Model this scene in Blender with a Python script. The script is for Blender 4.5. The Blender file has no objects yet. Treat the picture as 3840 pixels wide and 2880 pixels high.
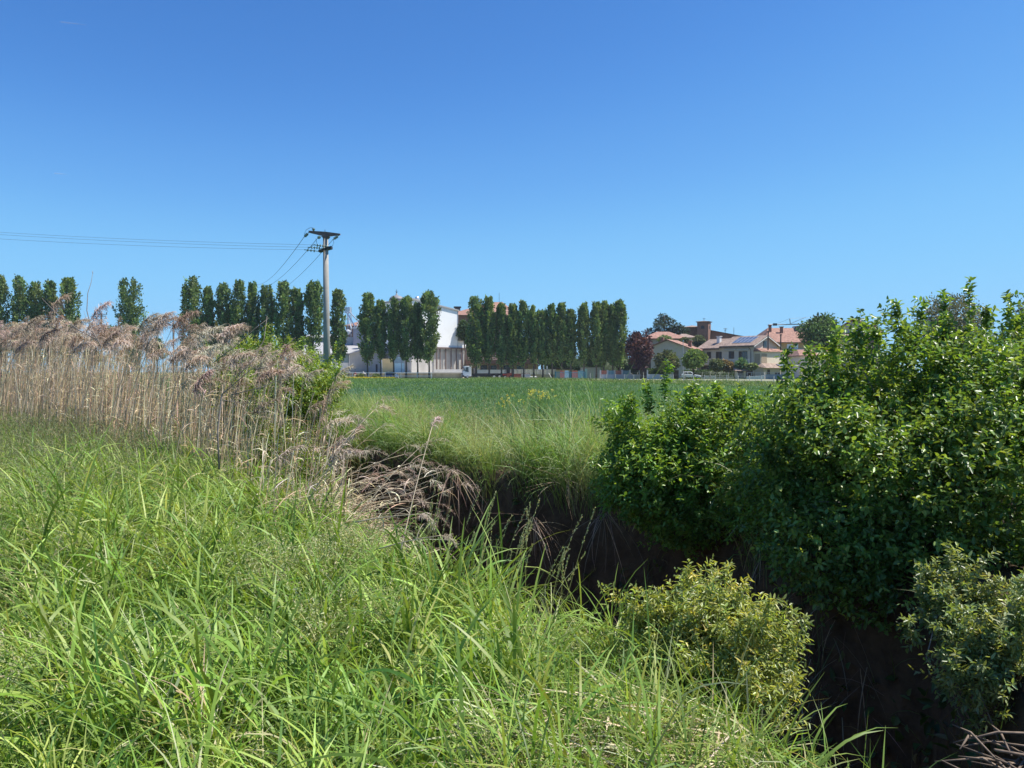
import bpy, math, random
import numpy as np
from mathutils import Matrix, Vector
R = math.radians
rng = np.random.default_rng(11)
random.seed(5)
sc = bpy.context.scene
COL = sc.collection

# ------------------------------------------------------------------ camera, sky, sun, exposure
F, HOR, EYE = 2850.0, 1393.0, 1.7            # focal length and horizon in photo pixels (3840 wide), eye height
cam = bpy.data.cameras.new('camera')
cam.sensor_width = 36.0
cam.lens = 36.0 * F / 3840.0
cam.clip_start, cam.clip_end = 0.05, 30000.0
camo = bpy.data.objects.new('camera', cam)
COL.objects.link(camo)
camo.location = (0, 0, EYE)
camo.rotation_euler = (R(90) - math.atan(47 / F), 0, 0)
sc.camera = camo

SUN_AZ, SUN_EL = R(3), R(59)                 # azimuth measured from +X towards +Y
wd = bpy.data.worlds.new('World')
sc.world = wd
wd.use_nodes = True
nt = wd.node_tree
nt.nodes.clear()
out = nt.nodes.new('ShaderNodeOutputWorld')
bg = nt.nodes.new('ShaderNodeBackground')
sky = nt.nodes.new('ShaderNodeTexSky')
sky.sky_type = 'NISHITA'
sky.sun_disc = False
sky.sun_elevation = SUN_EL
sky.sun_rotation = R(90) - SUN_AZ
sky.altitude = 250
sky.air_density, sky.dust_density, sky.ozone_density = 0.7, 0.0, 3.0
EXPO = 0.6
def vm(node_in, k):
    v = nt.nodes.new('ShaderNodeVectorMath'); v.operation = 'SCALE'; v.inputs[3].default_value = k
    nt.links.new(node_in, v.inputs[0]); return v.outputs[0]
cvn = nt.nodes.new('ShaderNodeRGBCurve')                                   # grade of the daylight sky per channel
for k, pts in enumerate([[(.11, .076), (.162, .140), (.262, .235), (.605, .315), (1, .36)], [(.196, .254), (.282, .400), (.432, .575), (.786, .66), (1, .72)], [(.388, .69), (.519, .865), (.696, .975), (.843, .995), (1, 1)]]):
    c_ = cvn.mapping.curves[k]
    for j, p_ in enumerate(pts): (c_.points.new(*p_) if j < len(pts) - 1 else setattr(c_.points[-1], 'location', p_))
cvn.mapping.update()
nt.links.new(vm(sky.outputs[0], .12), cvn.inputs['Color'])
nt.links.new(vm(cvn.outputs[0], 1 / .12 / 2 ** EXPO), bg.inputs[0])
bg.inputs[1].default_value = 0.12
nt.links.new(bg.outputs[0], out.inputs[0])
sl = bpy.data.lights.new('sun', 'SUN')
sl.energy, sl.angle, sl.color = 5.0, R(0.53), (1.0, 0.95, 0.87)
so = bpy.data.objects.new('sun', sl)
COL.objects.link(so)
sdir = Vector((math.cos(SUN_AZ) * math.cos(SUN_EL), math.sin(SUN_AZ) * math.cos(SUN_EL), math.sin(SUN_EL)))
so.rotation_euler = sdir.to_track_quat('Z', 'Y').to_euler()
so.location = sdir * 50
sc.view_settings.view_transform = 'Standard'
sc.view_settings.look = 'None'
sc.view_settings.exposure = EXPO
sc.view_settings.gamma = 1.0
sc.cycles.max_bounces = 6
sc.cycles.diffuse_bounces = 3
sc.cycles.glossy_bounces = 2
sc.cycles.transmission_bounces = 4
sc.cycles.transparent_max_bounces = 6
sc.cycles.use_denoising = True
sc.cycles.denoiser = 'OPENIMAGEDENOISE'
sc.cycles.denoising_prefilter = 'ACCURATE'

# ------------------------------------------------------------------ helpers
def X(px, Y): return (px - 1920.0) / F * Y
def Z(py, Y): return EYE - (py - HOR) / F * Y
def P(px, py, Y): return Vector((X(px, Y), Y, Z(py, Y)))

def tag(o, label=None, cat=None, group=None, kind=None):
    if label: o['label'] = label
    if cat: o['category'] = cat
    if group: o['group'] = group
    if kind: o['kind'] = kind
    return o

def thing(name, label, cat, loc=(0, 0, 0), group=None):
    o = bpy.data.objects.new(name, None)
    COL.objects.link(o)
    o.location = loc
    o.empty_display_size = 0.2
    return tag(o, label, cat, group)

class MB:
    def __init__(s, T=None):
        s.v, s.f, s.T = [], [], T
    def add(s, vs, fs):
        n = len(s.v)
        for v in vs:
            v = Vector(v)
            s.v.append(s.T @ v if s.T else v)
        s.f += [tuple(i + n for i in f) for f in fs]
        return s
    def box(s, x0, x1, y0, y1, z0, z1):
        return s.add([(x0, y0, z0), (x1, y0, z0), (x1, y1, z0), (x0, y1, z0), (x0, y0, z1), (x1, y0, z1), (x1, y1, z1), (x0, y1, z1)],
                     [(3, 2, 1, 0), (4, 5, 6, 7), (0, 1, 5, 4), (1, 2, 6, 5), (2, 3, 7, 6), (3, 0, 4, 7)])
    def hexa(s, a, b):                                     # two quads (4 points each) joined into a solid
        return s.add(list(a) + list(b), [(3, 2, 1, 0), (4, 5, 6, 7), (0, 1, 5, 4), (1, 2, 6, 5), (2, 3, 7, 6), (3, 0, 4, 7)])
    def prism(s, poly, axis, c0, c1):
        n = len(poly)
        def pt(a, b, c): return (c, a, b) if axis == 'x' else ((a, c, b) if axis == 'y' else (a, b, c))
        vs = [pt(a, b, c0) for a, b in poly] + [pt(a, b, c1) for a, b in poly]
        fs = [tuple(range(n))[::-1], tuple(range(n, 2 * n))] + [(i, (i + 1) % n, (i + 1) % n + n, i + n) for i in range(n)]
        return s.add(vs, fs)
    def tube(s, pts, radii, n=6):
        pts = [Vector(p) for p in pts]
        if not hasattr(radii, '__len__'): radii = [radii] * len(pts)
        vs, fs = [], []
        for i, p in enumerate(pts):
            d = (pts[min(i + 1, len(pts) - 1)] - pts[max(i - 1, 0)]).normalized()
            a = d.cross(Vector((0, 0, 1)) if abs(d.z) < .9 else Vector((1, 0, 0))).normalized()
            b = d.cross(a)
            for k in range(n):
                t = 2 * math.pi * k / n
                vs.append(p + (a * math.cos(t) + b * math.sin(t)) * radii[i])
        for i in range(len(pts) - 1):
            for k in range(n):
                k2 = (k + 1) % n
                fs.append((i * n + k, i * n + k2, (i + 1) * n + k2, (i + 1) * n + k))
        fs += [tuple(range(n))[::-1], tuple(range((len(pts) - 1) * n, len(pts) * n))]
        return s.add(vs, fs)
    def lathe(s, prof, c=(0, 0, 0), n=12, axis='z'):
        vs, fs = [], []
        for r, z in prof:
            for k in range(n):
                t = 2 * math.pi * k / n
                q = (r * math.cos(t), r * math.sin(t), z) if axis == 'z' else (r * math.cos(t), z, r * math.sin(t))
                vs.append((c[0] + q[0], c[1] + q[1], c[2] + q[2]))
        for i in range(len(prof) - 1):
            for k in range(n):
                k2 = (k + 1) % n
                fs.append((i * n + k, i * n + k2, (i + 1) * n + k2, (i + 1) * n + k))
        fs += [tuple(range(n))[::-1], tuple(range((len(prof) - 1) * n, len(prof) * n))]
        return s.add(vs, fs)
    def build(s, name, mat, parent=None, smooth=False, label=None):
        off = Vector((0, 0, 0))
        q = parent
        while q is not None:
            off = off + q.location
            q = q.parent
        me = bpy.data.meshes.new(name)
        me.from_pydata([tuple(v - off) for v in s.v], [], s.f)
        me.materials.append(mat)
        if smooth: me.polygons.foreach_set('use_smooth', [True] * len(me.polygons))
        me.update()
        o = bpy.data.objects.new(name, me)
        COL.objects.link(o)
        o.parent = parent
        if label: o['label'] = label
        return o

def np_mesh(name, V, Q, mat, parent=None, tint=None, smooth=True):
    V = np.asarray(V, np.float32); Q = np.asarray(Q, np.int32)
    if parent is not None: V = V - np.array(parent.location, np.float32)
    me = bpy.data.meshes.new(name)
    k = Q.shape[1]
    me.vertices.add(len(V)); me.vertices.foreach_set('co', V.ravel())
    me.loops.add(Q.size); me.loops.foreach_set('vertex_index', Q.ravel())
    me.polygons.add(len(Q))
    me.polygons.foreach_set('loop_start', np.arange(0, Q.size, k, dtype=np.int32))
    me.polygons.foreach_set('loop_total', np.full(len(Q), k, np.int32))
    me.polygons.foreach_set('use_smooth', np.full(len(Q), smooth, bool))
    if tint is not None:
        a = me.attributes.new('tint', 'FLOAT_COLOR', 'POINT')
        t = np.ones((len(V), 4), np.float32); t[:, :3] = tint
        a.data.foreach_set('color', t.ravel())
    me.materials.append(mat)
    me.update(calc_edges=True)
    o = bpy.data.objects.new(name, me)
    COL.objects.link(o)
    o.parent = parent
    return o

def join(parts):                                           # [(V,Q,tint)] -> one
    V, Q, T, n = [], [], [], 0
    for v, q, t in parts:
        V.append(v); Q.append(q + n); T.append(t); n += len(v)
    return np.concatenate(V), np.concatenate(Q), np.concatenate(T)

def U(a, b, n): return rng.uniform(a, b, n)
def unit(v): return v / np.maximum(np.linalg.norm(v, axis=-1, keepdims=True), 1e-9)

def blades(base, az, pitch, bend, length, width, tint, segs=4, roll=None, tipw=0.06, power=1.0):
    n = len(base)
    s = np.linspace(0, 1, segs + 1)
    th = pitch[:, None] - bend[:, None] * (s[None, :] ** power)
    tm = (th[:, 1:] + th[:, :-1]) / 2
    st = (length / segs)[:, None]
    dx = np.concatenate([np.zeros((n, 1)), np.cumsum(np.cos(tm) * st, 1)], 1)
    dz = np.concatenate([np.zeros((n, 1)), np.cumsum(np.sin(tm) * st, 1)], 1)
    h = np.stack([np.cos(az), np.sin(az), np.zeros(n)], 1)
    c = base[:, None, :] + dx[..., None] * h[:, None, :]
    c[..., 2] += dz
    side = np.stack([-np.sin(az), np.cos(az), np.zeros(n)], 1)
    if roll is None: roll = rng.normal(0, .5, n)
    nrm = np.stack([-np.sin(th) * np.cos(az)[:, None], -np.sin(th) * np.sin(az)[:, None], np.cos(th)], 2)
    sd = side[:, None, :] * np.cos(roll)[:, None, None] + nrm * np.sin(roll)[:, None, None]
    w = width[:, None] * np.maximum(tipw, (.55 + .9 * s - 1.4 * s ** 2.4))[None, :] * .5
    w[:, -1] = width * tipw * .5
    V = np.stack([c - sd * w[..., None], c + sd * w[..., None]], 2).reshape(-1, 3)
    m = 2 * (segs + 1)
    i0 = (np.arange(n) * m)[:, None] + 2 * np.arange(segs)[None, :]
    Q = np.stack([i0, i0 + 1, i0 + 3, i0 + 2], 2).reshape(-1, 4)
    return V, Q, np.repeat(tint, m, 0)

def leaves(pos, d, up, length, width, tint, fold=.25, droop=.15, fat=.5):
    n = len(pos)
    d = unit(d); s = unit(np.cross(up, d)); nn = np.cross(d, s)
    L, w = length[:, None], width[:, None]
    a = pos
    l1 = pos + d * L * .3 + s * w * fat + nn * w * fold
    l2 = pos + d * L * .72 + s * w * fat * .72 + nn * (w * fold - L * droop * .5)
    tp = pos + d * L - nn * L * droop
    r1 = pos + d * L * .3 - s * w * fat + nn * w * fold
    r2 = pos + d * L * .72 - s * w * fat * .72 + nn * (w * fold - L * droop * .5)
    V = np.stack([a, l1, l2, tp, r2, r1], 1).reshape(-1, 3)
    i = (np.arange(n) * 6)[:, None]
    Q = np.concatenate([i + np.array([[0, 3, 2, 1]]), i + np.array([[0, 5, 4, 3]])], 1).reshape(-1, 4)
    return V, Q, np.repeat(tint, 6, 0)

def sphere_dirs(n): return unit(rng.normal(0, 1, (n, 3)))
def pick(cols, n, w=None, jit=.18):
    cols = np.array(cols)
    t = cols[rng.choice(len(cols), n, p=w)]
    return np.clip(t * (1 + rng.normal(0, jit, (n, 1))) * (1 + rng.normal(0, jit * .35, (n, 3))), .004, .9)
_wv = [(rng.normal(0, 1, 2), rng.uniform(0, 6.28)) for _ in range(14)]
def noise(x, y, sc_=1.0, k=7):
    r = 0
    for (d, p) in _wv[:k]: r = r + np.sin((x * d[0] + y * d[1]) * sc_ + p)
    return r / k ** .5 / 1.0

# ------------------------------------------------------------------ materials
def base_mat(name):
    m = bpy.data.materials.new(name); m.use_nodes = True
    return m, m.node_tree, m.node_tree.nodes['Principled BSDF']

def mat(name, col, rough=.8, var=.15, scale=3.0, bump=0.0, metal=0.0, col2=None, spec=.5, detail=6, stain=None):
    m, t, b = base_mat(name)
    tc = t.nodes.new('ShaderNodeTexCoord')
    no = t.nodes.new('ShaderNodeTexNoise')
    no.inputs['Scale'].default_value = scale; no.inputs['Detail'].default_value = detail; no.inputs['Roughness'].default_value = .65
    t.links.new(tc.outputs['Object'], no.inputs['Vector'])
    rp = t.nodes.new('ShaderNodeValToRGB')
    c2 = col2 or tuple(min(1, c * (1 + var)) for c in col)
    rp.color_ramp.elements[0].color = (*[c * (1 - var) for c in col], 1)
    rp.color_ramp.elements[1].color = (*c2, 1)
    rp.color_ramp.elements[0].position, rp.color_ramp.elements[1].position = .32, .68
    t.links.new(no.outputs[0], rp.inputs[0])
    last = rp.outputs[0]
    if stain:
        n2 = t.nodes.new('ShaderNodeTexNoise'); n2.inputs['Scale'].default_value = stain[1] * .35; n2.inputs['Detail'].default_value = 4
        mp = t.nodes.new('ShaderNodeMapping'); mp.inputs['Scale'].default_value = (1, 1, .25)
        t.links.new(tc.outputs['Object'], mp.inputs[0]); t.links.new(mp.outputs[0], n2.inputs['Vector'])
        r2 = t.nodes.new('ShaderNodeValToRGB'); r2.color_ramp.elements[0].position, r2.color_ramp.elements[1].position = .5, .68
        t.links.new(n2.outputs[0], r2.inputs[0])
        mx = t.nodes.new('ShaderNodeMix'); mx.data_type = 'RGBA'
        t.links.new(r2.outputs[0], mx.inputs[0]); t.links.new(last, mx.inputs[6]); mx.inputs[7].default_value = (*stain[0], 1)
        last = mx.outputs[2]
    t.links.new(last, b.inputs['Base Color'])
    b.inputs['Roughness'].default_value = rough
    b.inputs['Metallic'].default_value = metal
    b.inputs['Specular IOR Level'].default_value = spec
    if bump:
        bm = t.nodes.new('ShaderNodeBump'); bm.inputs['Strength'].default_value = bump
        t.links.new(no.outputs[0], bm.inputs['Height']); t.links.new(bm.outputs[0], b.inputs['Normal'])
    return m

def leaf_mat(name, trans=.35, rough=.5, spec=.35, tcol=(1.25, 1.15, .55)):
    m, t, b = base_mat(name)
    at = t.nodes.new('ShaderNodeAttribute'); at.attribute_name = 'tint'
    t.links.new(at.outputs['Color'], b.inputs['Base Color'])
    b.inputs['Roughness'].default_value = rough
    b.inputs['Specular IOR Level'].default_value = spec
    tr = t.nodes.new('ShaderNodeBsdfTranslucent')
    mu = t.nodes.new('ShaderNodeMix'); mu.data_type = 'RGBA'; mu.blend_type = 'MULTIPLY'; mu.inputs[0].default_value = 1
    t.links.new(at.outputs['Color'], mu.inputs[6]); mu.inputs[7].default_value = (*tcol, 1)
    t.links.new(mu.outputs[2], tr.inputs[0])
    mx = t.nodes.new('ShaderNodeMixShader'); mx.inputs[0].default_value = trans
    t.links.new(b.outputs[0], mx.inputs[1]); t.links.new(tr.outputs[0], mx.inputs[2])
    t.links.new(mx.outputs[0], t.nodes['Material Output'].inputs[0])
    return m

def tile_mat(name, c1, c2, wave=14.0):
    m, t, b = base_mat(name)
    tc = t.nodes.new('ShaderNodeTexCoord')
    no = t.nodes.new('ShaderNodeTexNoise'); no.inputs['Scale'].default_value = 1.4; no.inputs['Detail'].default_value = 10; no.inputs['Roughness'].default_value = .75
    t.links.new(tc.outputs['Object'], no.inputs['Vector'])
    rp = t.nodes.new('ShaderNodeValToRGB')
    rp.color_ramp.elements[0].color = (*c1, 1); rp.color_ramp.elements[1].color = (*c2, 1)
    rp.color_ramp.elements[0].position, rp.color_ramp.elements[1].position = .36, .66
    t.links.new(no.outputs[0], rp.inputs[0])
    vo = t.nodes.new('ShaderNodeTexVoronoi'); vo.inputs['Scale'].default_value = 2.6
    t.links.new(tc.outputs['Object'], vo.inputs['Vector'])
    mx = t.nodes.new('ShaderNodeMix'); mx.data_type = 'RGBA'; mx.blend_type = 'MULTIPLY'; mx.inputs[0].default_value = .45
    bw = t.nodes.new('ShaderNodeRGBToBW'); t.links.new(vo.outputs['Color'], bw.inputs[0])
    t.links.new(rp.outputs[0], mx.inputs[6]); t.links.new(bw.outputs[0], mx.inputs[7])
    t.links.new(mx.outputs[2], b.inputs['Base Color'])
    b.inputs['Roughness'].default_value = .9
    return m

M = {}
M['leaf'] = leaf_mat('grass_leaf', .38, .46, .32)
M['shrub'] = leaf_mat('shrub_leaf', .42, .36, .5, (1.4, 1.25, .4))
M['far_leaf'] = leaf_mat('tree_leaf', .3, .55, .3)
M['dry'] = leaf_mat('dry_reed', .22, .7, .2, (1.1, 1, .8))
M['bark'] = mat('bark', (.10, .08, .06), .9, .35, 12, .5)
M['twig'] = mat('grey_twig', (.21, .18, .155), .85, .3, 20, .3)
M['concrete'] = mat('concrete', (.33, .31, .275), .9, .12, 2.5, .12, stain=((.30, .285, .26), 1.2))
M['rust'] = mat('rusted_steel', (.16, .115, .10), .8, .35, 6, .1)
M['dark'] = mat('dark_metal', (.035, .035, .04), .6, .2, 5)
M['glassy'] = mat('insulator_glass', (.10, .17, .15), .15, .1, 5, spec=.8)
M['white'] = mat('white_panel', (.86, .86, .85), .6, .03, .6)
M['plaster_white'] = mat('white_plaster', (.72, .71, .68), .85, .06, .8, stain=((.55, .53, .49), .9))
M['grey_wall'] = mat('grey_wall', (.47, .455, .43), .9, .1, .7, stain=((.34, .325, .3), .8))
M['cream'] = mat('cream_plaster', (.74, .62, .45), .88, .06, .9, stain=((.62, .52, .38), .7))
M['beige'] = mat('beige_plaster', (.58, .50, .41), .88, .06, .9)
M['ochre'] = mat('ochre_plaster', (.58, .36, .15), .88, .1, .7)
M['yellow'] = mat('yellow_plaster', (.75, .58, .30), .88, .08, .9)
M['brick'] = mat('brick', (.23, .12, .085), .9, .25, 5, .1)
M['tile_red'] = tile_mat('red_roof_tiles', (.29, .145, .10), (.49, .28, .21))
M['tile_brown'] = tile_mat('weathered_roof_tiles', (.25, .17, .135), (.47, .355, .28))
M['roof_grey'] = mat('grey_sheet_roof', (.36, .355, .35), .8, .08, 1)
M['wood'] = mat('dark_wood', (.06, .042, .032), .7, .2, 4)
M['louver'] = mat('louver_wood', (.36, .28, .19), .8, .2, 6)
M['glass'] = mat('window_glass', (.05, .065, .08), .1, .15, 2, spec=.8)
M['panel'] = mat('solar_cells', (.10, .13, .19), .18, .1, 1, spec=.9)
M['alu'] = mat('aluminium', (.62, .63, .65), .35, .05, 2, metal=.6)
M['steel'] = mat('galvanised_steel', (.42, .43, .45), .5, .1, 3, metal=.3)
M['rail'] = mat('white_rail', (.78, .78, .76), .6, .06, 3)
M['post'] = mat('pale_post', (.60, .56, .47), .85, .12, 6)
M['bluepaint'] = mat('pale_blue_paint', (.42, .66, .78), .6, .06, 2)
M['gatepaint'] = mat('teal_paint', (.12, .27, .30), .6, .15, 3)
M['redpaint'] = mat('worn_red_paint', (.40, .12, .08), .6, .2, 3)
M['carwhite'] = mat('white_car_paint', (.78, .79, .80), .25, .02, 1, spec=.6)
M['carblue'] = mat('blue_car_paint', (.045, .10, .19), .3, .05, 1, spec=.6)
M['cardark'] = mat('dark_car_paint', (.02, .025, .04), .3, .05, 1, spec=.6)
M['tyre'] = mat('tyre', (.02, .02, .02), .9, .1, 5)
M['redlight'] = mat('red_lamp', (.5, .03, .02), .3, .05, 2)
M['lamp'] = mat('clear_lamp', (.75, .75, .72), .2, .05, 2)
M['truckbed'] = mat('truck_side', (.36, .40, .40), .5, .12, 1.5)
M['skin'] = mat('skin', (.52, .32, .24), .6, .05, 3)
M['clothwhite'] = mat('white_cloth', (.78, .78, .78), .9, .05, 4)
M['clothred'] = mat('red_cloth', (.30, .06, .05), .9, .1, 4)
M['clothdark'] = mat('dark_cloth', (.05, .05, .07), .9, .1, 4)
M['clothpale'] = mat('pale_cloth', (.6, .52, .45), .9, .1, 4)
M['hair'] = mat('dark_hair', (.03, .02, .015), .7, .1, 4)
M['stainwall'] = mat('stained_concrete', (.46, .40, .31), .9, .18, .8, .1, stain=((.22, .18, .14), .9))
M['slab'] = mat('pale_concrete', (.66, .62, .56), .9, .08, .5)
M['litter'] = M['dry']

# ground with channel ----------------------------------------------------------------------
NE = np.array([(1.95, -3), (1.75, 1.0), (1.38, 2.2), (1.12, 2.9), (0.85, 3.8), (0.15, 4.8), (-0.75, 5.7), (-1.6, 7.2), (-2.6, 9.6), (-4.4, 12.8), (-8, 17.5), (-14, 24), (-40, 50)])
FE = np.array([(2.75, -3), (2.45, 1.0), (2.2, 2.8), (2.35, 3.5), (2.8, 4.4), (3.0, 5.4), (2.55, 6.6), (1.75, 8.6), (0.35, 10.6), (-1.4, 12.3), (-3.0, 14.2), (-5.5, 17.5), (-10, 23), (-17, 31), (-43, 57)])
def sdist(x, y, line):
    p = np.stack([x, y], -1)
    best = np.full(x.shape, 1e9); sg = np.ones(x.shape)
    for a, b in zip(line[:-1], line[1:]):
        d = b - a; t = np.clip(((p - a) @ d) / (d @ d), 0, 1)
        q = p - (a + t[..., None] * d)
        r = np.hypot(q[..., 0], q[..., 1])
        cr = d[0] * (p[..., 1] - a[1]) - d[1] * (p[..., 0] - a[0])
        k = r < best
        best = np.where(k, r, best); sg = np.where(k, np.sign(cr), sg)
    return best * sg
def ss(t): t = np.clip(t, 0, 1); return t * t * (3 - 2 * t)
def dnear(x, y): return -sdist(x, y, NE)
def dfar(x, y): return sdist(x, y, FE)
def zfun(x, y):
    dn, df = dnear(x, y), dfar(x, y)
    wob = .12 * noise(x, y, 1.3) + .06 * noise(x + 9, y, 3.7)
    fade = 1 - ss((y - 30) / 10)
    zn = -2.3 * ss((dn + .1 + wob) / 1.5) + .035 * noise(x, y, 1.1)
    base = .25 * (1 - ss((-df - 1) / 7))
    zf = base - 2.7 * ss((df + .08 + wob * .8) / .55) + .03 * noise(x, y, 1.7)
    z = np.maximum(zn, zf)
    far = ss((np.hypot(x, y) - 40) / 20)
    return z * (fade * (1 - far))
def axis(lo, hi, a, b, st):
    fine = list(np.arange(a, b + 1e-6, st)); s = st; v = b; r = []
    while v < hi: s *= 1.35; v += s; r.append(min(v, hi))
    s = st; v = a; l = []
    while v > lo: s *= 1.35; v -= s; l.append(max(v, lo))
    return np.array(l[::-1] + fine + r)
gx, gy = axis(-1500, 1500, -18, 7, .12), axis(-300, 1800, 0, 27, .12)
xx, yy = np.meshgrid(gx, gy)
zz = zfun(xx, yy)
V = np.stack([xx, yy, zz], -1).reshape(-1, 3)
nx, ny = len(gx), len(gy)
i = (np.arange(ny - 1)[:, None] * nx + np.arange(nx - 1)[None, :]).reshape(-1)
Q = np.stack([i, i + 1, i + nx + 1, i + nx], 1)
gmn, t, b = base_mat('soil_and_turf')
tc = t.nodes.new('ShaderNodeTexCoord')
n1 = t.nodes.new('ShaderNodeTexNoise'); n1.inputs['Scale'].default_value = 5; n1.inputs['Detail'].default_value = 10; n1.inputs['Roughness'].default_value = .7
n2 = t.nodes.new('ShaderNodeTexNoise'); n2.inputs['Scale'].default_value = .35; n2.inputs['Detail'].default_value = 6
t.links.new(tc.outputs['Object'], n1.inputs['Vector']); t.links.new(tc.outputs['Object'], n2.inputs['Vector'])
r1 = t.nodes.new('ShaderNodeValToRGB')
r1.color_ramp.elements[0].color = (.045, .033, .021, 1); r1.color_ramp.elements[1].color = (.135, .10, .064, 1)
r1.color_ramp.elements[0].position, r1.color_ramp.elements[1].position = .3, .72
r2 = t.nodes.new('ShaderNodeValToRGB')
r2.color_ramp.elements[0].color = (.07, .10, .03, 1); r2.color_ramp.elements[1].color = (.15, .17, .06, 1)
t.links.new(n1.outputs[0], r1.inputs[0]); t.links.new(n2.outputs[0], r2.inputs[0])
ge = t.nodes.new('ShaderNodeNewGeometry'); sx = t.nodes.new('ShaderNodeSeparateXYZ')
t.links.new(ge.outputs['Position'], sx.inputs[0])
mr = t.nodes.new('ShaderNodeMapRange'); mr.inputs[1].default_value, mr.inputs[2].default_value = 24, 40
t.links.new(sx.outputs['Y'], mr.inputs[0])
mx = t.nodes.new('ShaderNodeMix'); mx.data_type = 'RGBA'
t.links.new(mr.outputs[0], mx.inputs[0]); t.links.new(r1.outputs[0], mx.inputs[6]); t.links.new(r2.outputs[0], mx.inputs[7])
t.links.new(mx.outputs[2], b.inputs['Base Color'])
b.inputs['Roughness'].default_value = 1; b.inputs['Specular IOR Level'].default_value = .15
bm = t.nodes.new('ShaderNodeBump'); bm.inputs['Strength'].default_value = .9; bm.inputs['Distance'].default_value = .06
t.links.new(n1.outputs[0], bm.inputs['Height']); t.links.new(bm.outputs[0], b.inputs['Normal'])
g = np_mesh('ground', V, Q, gmn); tag(g, 'earth ground cut by a deep dark ditch with steep soil sides', None, kind='structure')

# yard road in front of the buildings
mb = MB(); mb.add([(-260, 172.5, .02), (4, 172.5, .02), (30, 150, .02), (140, 118, .02), (140, 127, .02), (34, 160, .02), (10, 184.6, .02), (-260, 184.6, .02)], [(0, 1, 6, 7), (1, 2, 5, 6), (2, 3, 4, 5)])
tag(mb.build('road', mat('pale_dusty_road', (.50, .46, .39), .95, .1, .3)), 'pale dusty road between the crop field and the buildings', None, kind='structure')

# ------------------------------------------------------------------ crop field
FIELD = np.array([(-12, 27), (-5, 20.5), (-1.5, 16.0), (1.5, 13.5), (4, 11.5), (9, 11), (36, 45), (31, 60), (26.7, 74), (13.9, 104), (4, 142), (-7, 164), (-40, 169), (-130, 169), (-130, 120), (-40, 50)])
def inpoly(x, y, poly):
    r = np.zeros(x.shape, bool); n = len(poly)
    for k in range(n):
        (x1, y1), (x2, y2) = poly[k], poly[(k + 1) % n]
        c = ((y1 > y) != (y2 > y)) & (x < (x2 - x1) * (y - y1) / (y2 - y1 + 1e-12) + x1)
        r ^= c
    return r
def sample_view(n, y0, y1, dens, wide=.78):
    ys = np.linspace(y0, y1, 4000)
    w = dens(ys) * ys; c = np.cumsum(w); c /= c[-1]
    y = np.interp(rng.uniform(0, 1, n), c, ys)
    return rng.uniform(-wide, wide, n) * y, y
x, y = sample_view(430000, 10, 170, lambda d: d ** -1.75)
k = inpoly(x, y, FIELD); x, y = x[k], y[k]; n = len(x)
nz = noise(x, y * .45, .22) * .5 + noise(x, y * .3, .8) * .3
sz = np.maximum(1, y / 30)
tn = pick([(.10, .205, .045), (.14, .255, .05), (.075, .16, .045), (.18, .29, .065)], n, [.4, .3, .2, .1], .2) * (1.0 + .16 * nz)[:, None]
streak = np.exp(-((x + 18 + (y - 120) * .0) / 16) ** 2 - ((y - 132) / 16) ** 2)
tn += streak[:, None] * np.array([.045, .05, .0])
cropb = blades(np.stack([x, y, np.full(n, .10) + .03 * nz], 1), U(0, 6.28, n), U(R(60), R(92), n), U(R(10), R(75), n), U(.20, .36, n) * (1 + .1 * nz), U(.010, .017, n) * sz, tn, 3)
# canopy base sheet under the blades
cx, cy = np.meshgrid(np.arange(-131, 38, 2.0), np.arange(9, 171, 2.0))
kk = inpoly(cx, cy, FIELD)
qs = []
for a in range(cx.shape[0] - 1):
    for c in range(cx.shape[1] - 1):
        if kk[a, c] and kk[a + 1, c] and kk[a, c + 1] and kk[a + 1, c + 1]:
            qs.append((a * cx.shape[1] + c, a * cx.shape[1] + c + 1, (a + 1) * cx.shape[1] + c + 1, (a + 1) * cx.shape[1] + c))
cv = np.stack([cx, cy, np.full(cx.shape, .17) + .03 * noise(cx, cy, .4)], -1).reshape(-1, 3)
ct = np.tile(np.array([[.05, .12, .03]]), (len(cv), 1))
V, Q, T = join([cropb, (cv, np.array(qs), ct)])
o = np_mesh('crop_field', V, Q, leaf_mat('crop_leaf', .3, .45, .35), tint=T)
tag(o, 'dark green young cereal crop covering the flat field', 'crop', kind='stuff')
def field_edge(name, label, x, y, h, w, cols, wts, bend=(20, 80), cat='grass', mat_='leaf', z=0.0):
    n = len(x)
    bl = blades(np.stack([x, y, np.full(n, z)], 1), U(0, 6.28, n), U(R(55), R(95), n), U(R(bend[0]), R(bend[1]), n), U(h[0], h[1], n), U(w[0], w[1], n), pick(cols, n, wts, .2), 3)
    return tag(np_mesh(name, *bl[:2], M[mat_], tint=bl[2]), label, cat, kind='stuff')
# verge of wild grass at the far edge of the field, right half
tq = U(0, 1, 16000); pa = np.array([(-8, 165.5), (5, 143.5), (15, 105), (28, 75.5), (34, 58)])
px_ = np.interp(tq, [0, .2, .5, .8, 1], pa[:, 0]); py_ = np.interp(tq, [0, .2, .5, .8, 1], pa[:, 1])
off = U(0, 1, 16000) ** 1.3 * np.interp(tq, [0, .3, 1], [8, 26, 60])
x, y = px_ + off * .35 * 0 + rng.normal(0, 1, 16000), py_ + off
field_edge('verge_grass', 'light green rough grass on the verge around the wire fence', x, y, (.3, .75), (.05, .10), [(.13, .21, .06), (.20, .25, .09), (.08, .15, .05)], [.5, .3, .2])
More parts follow.
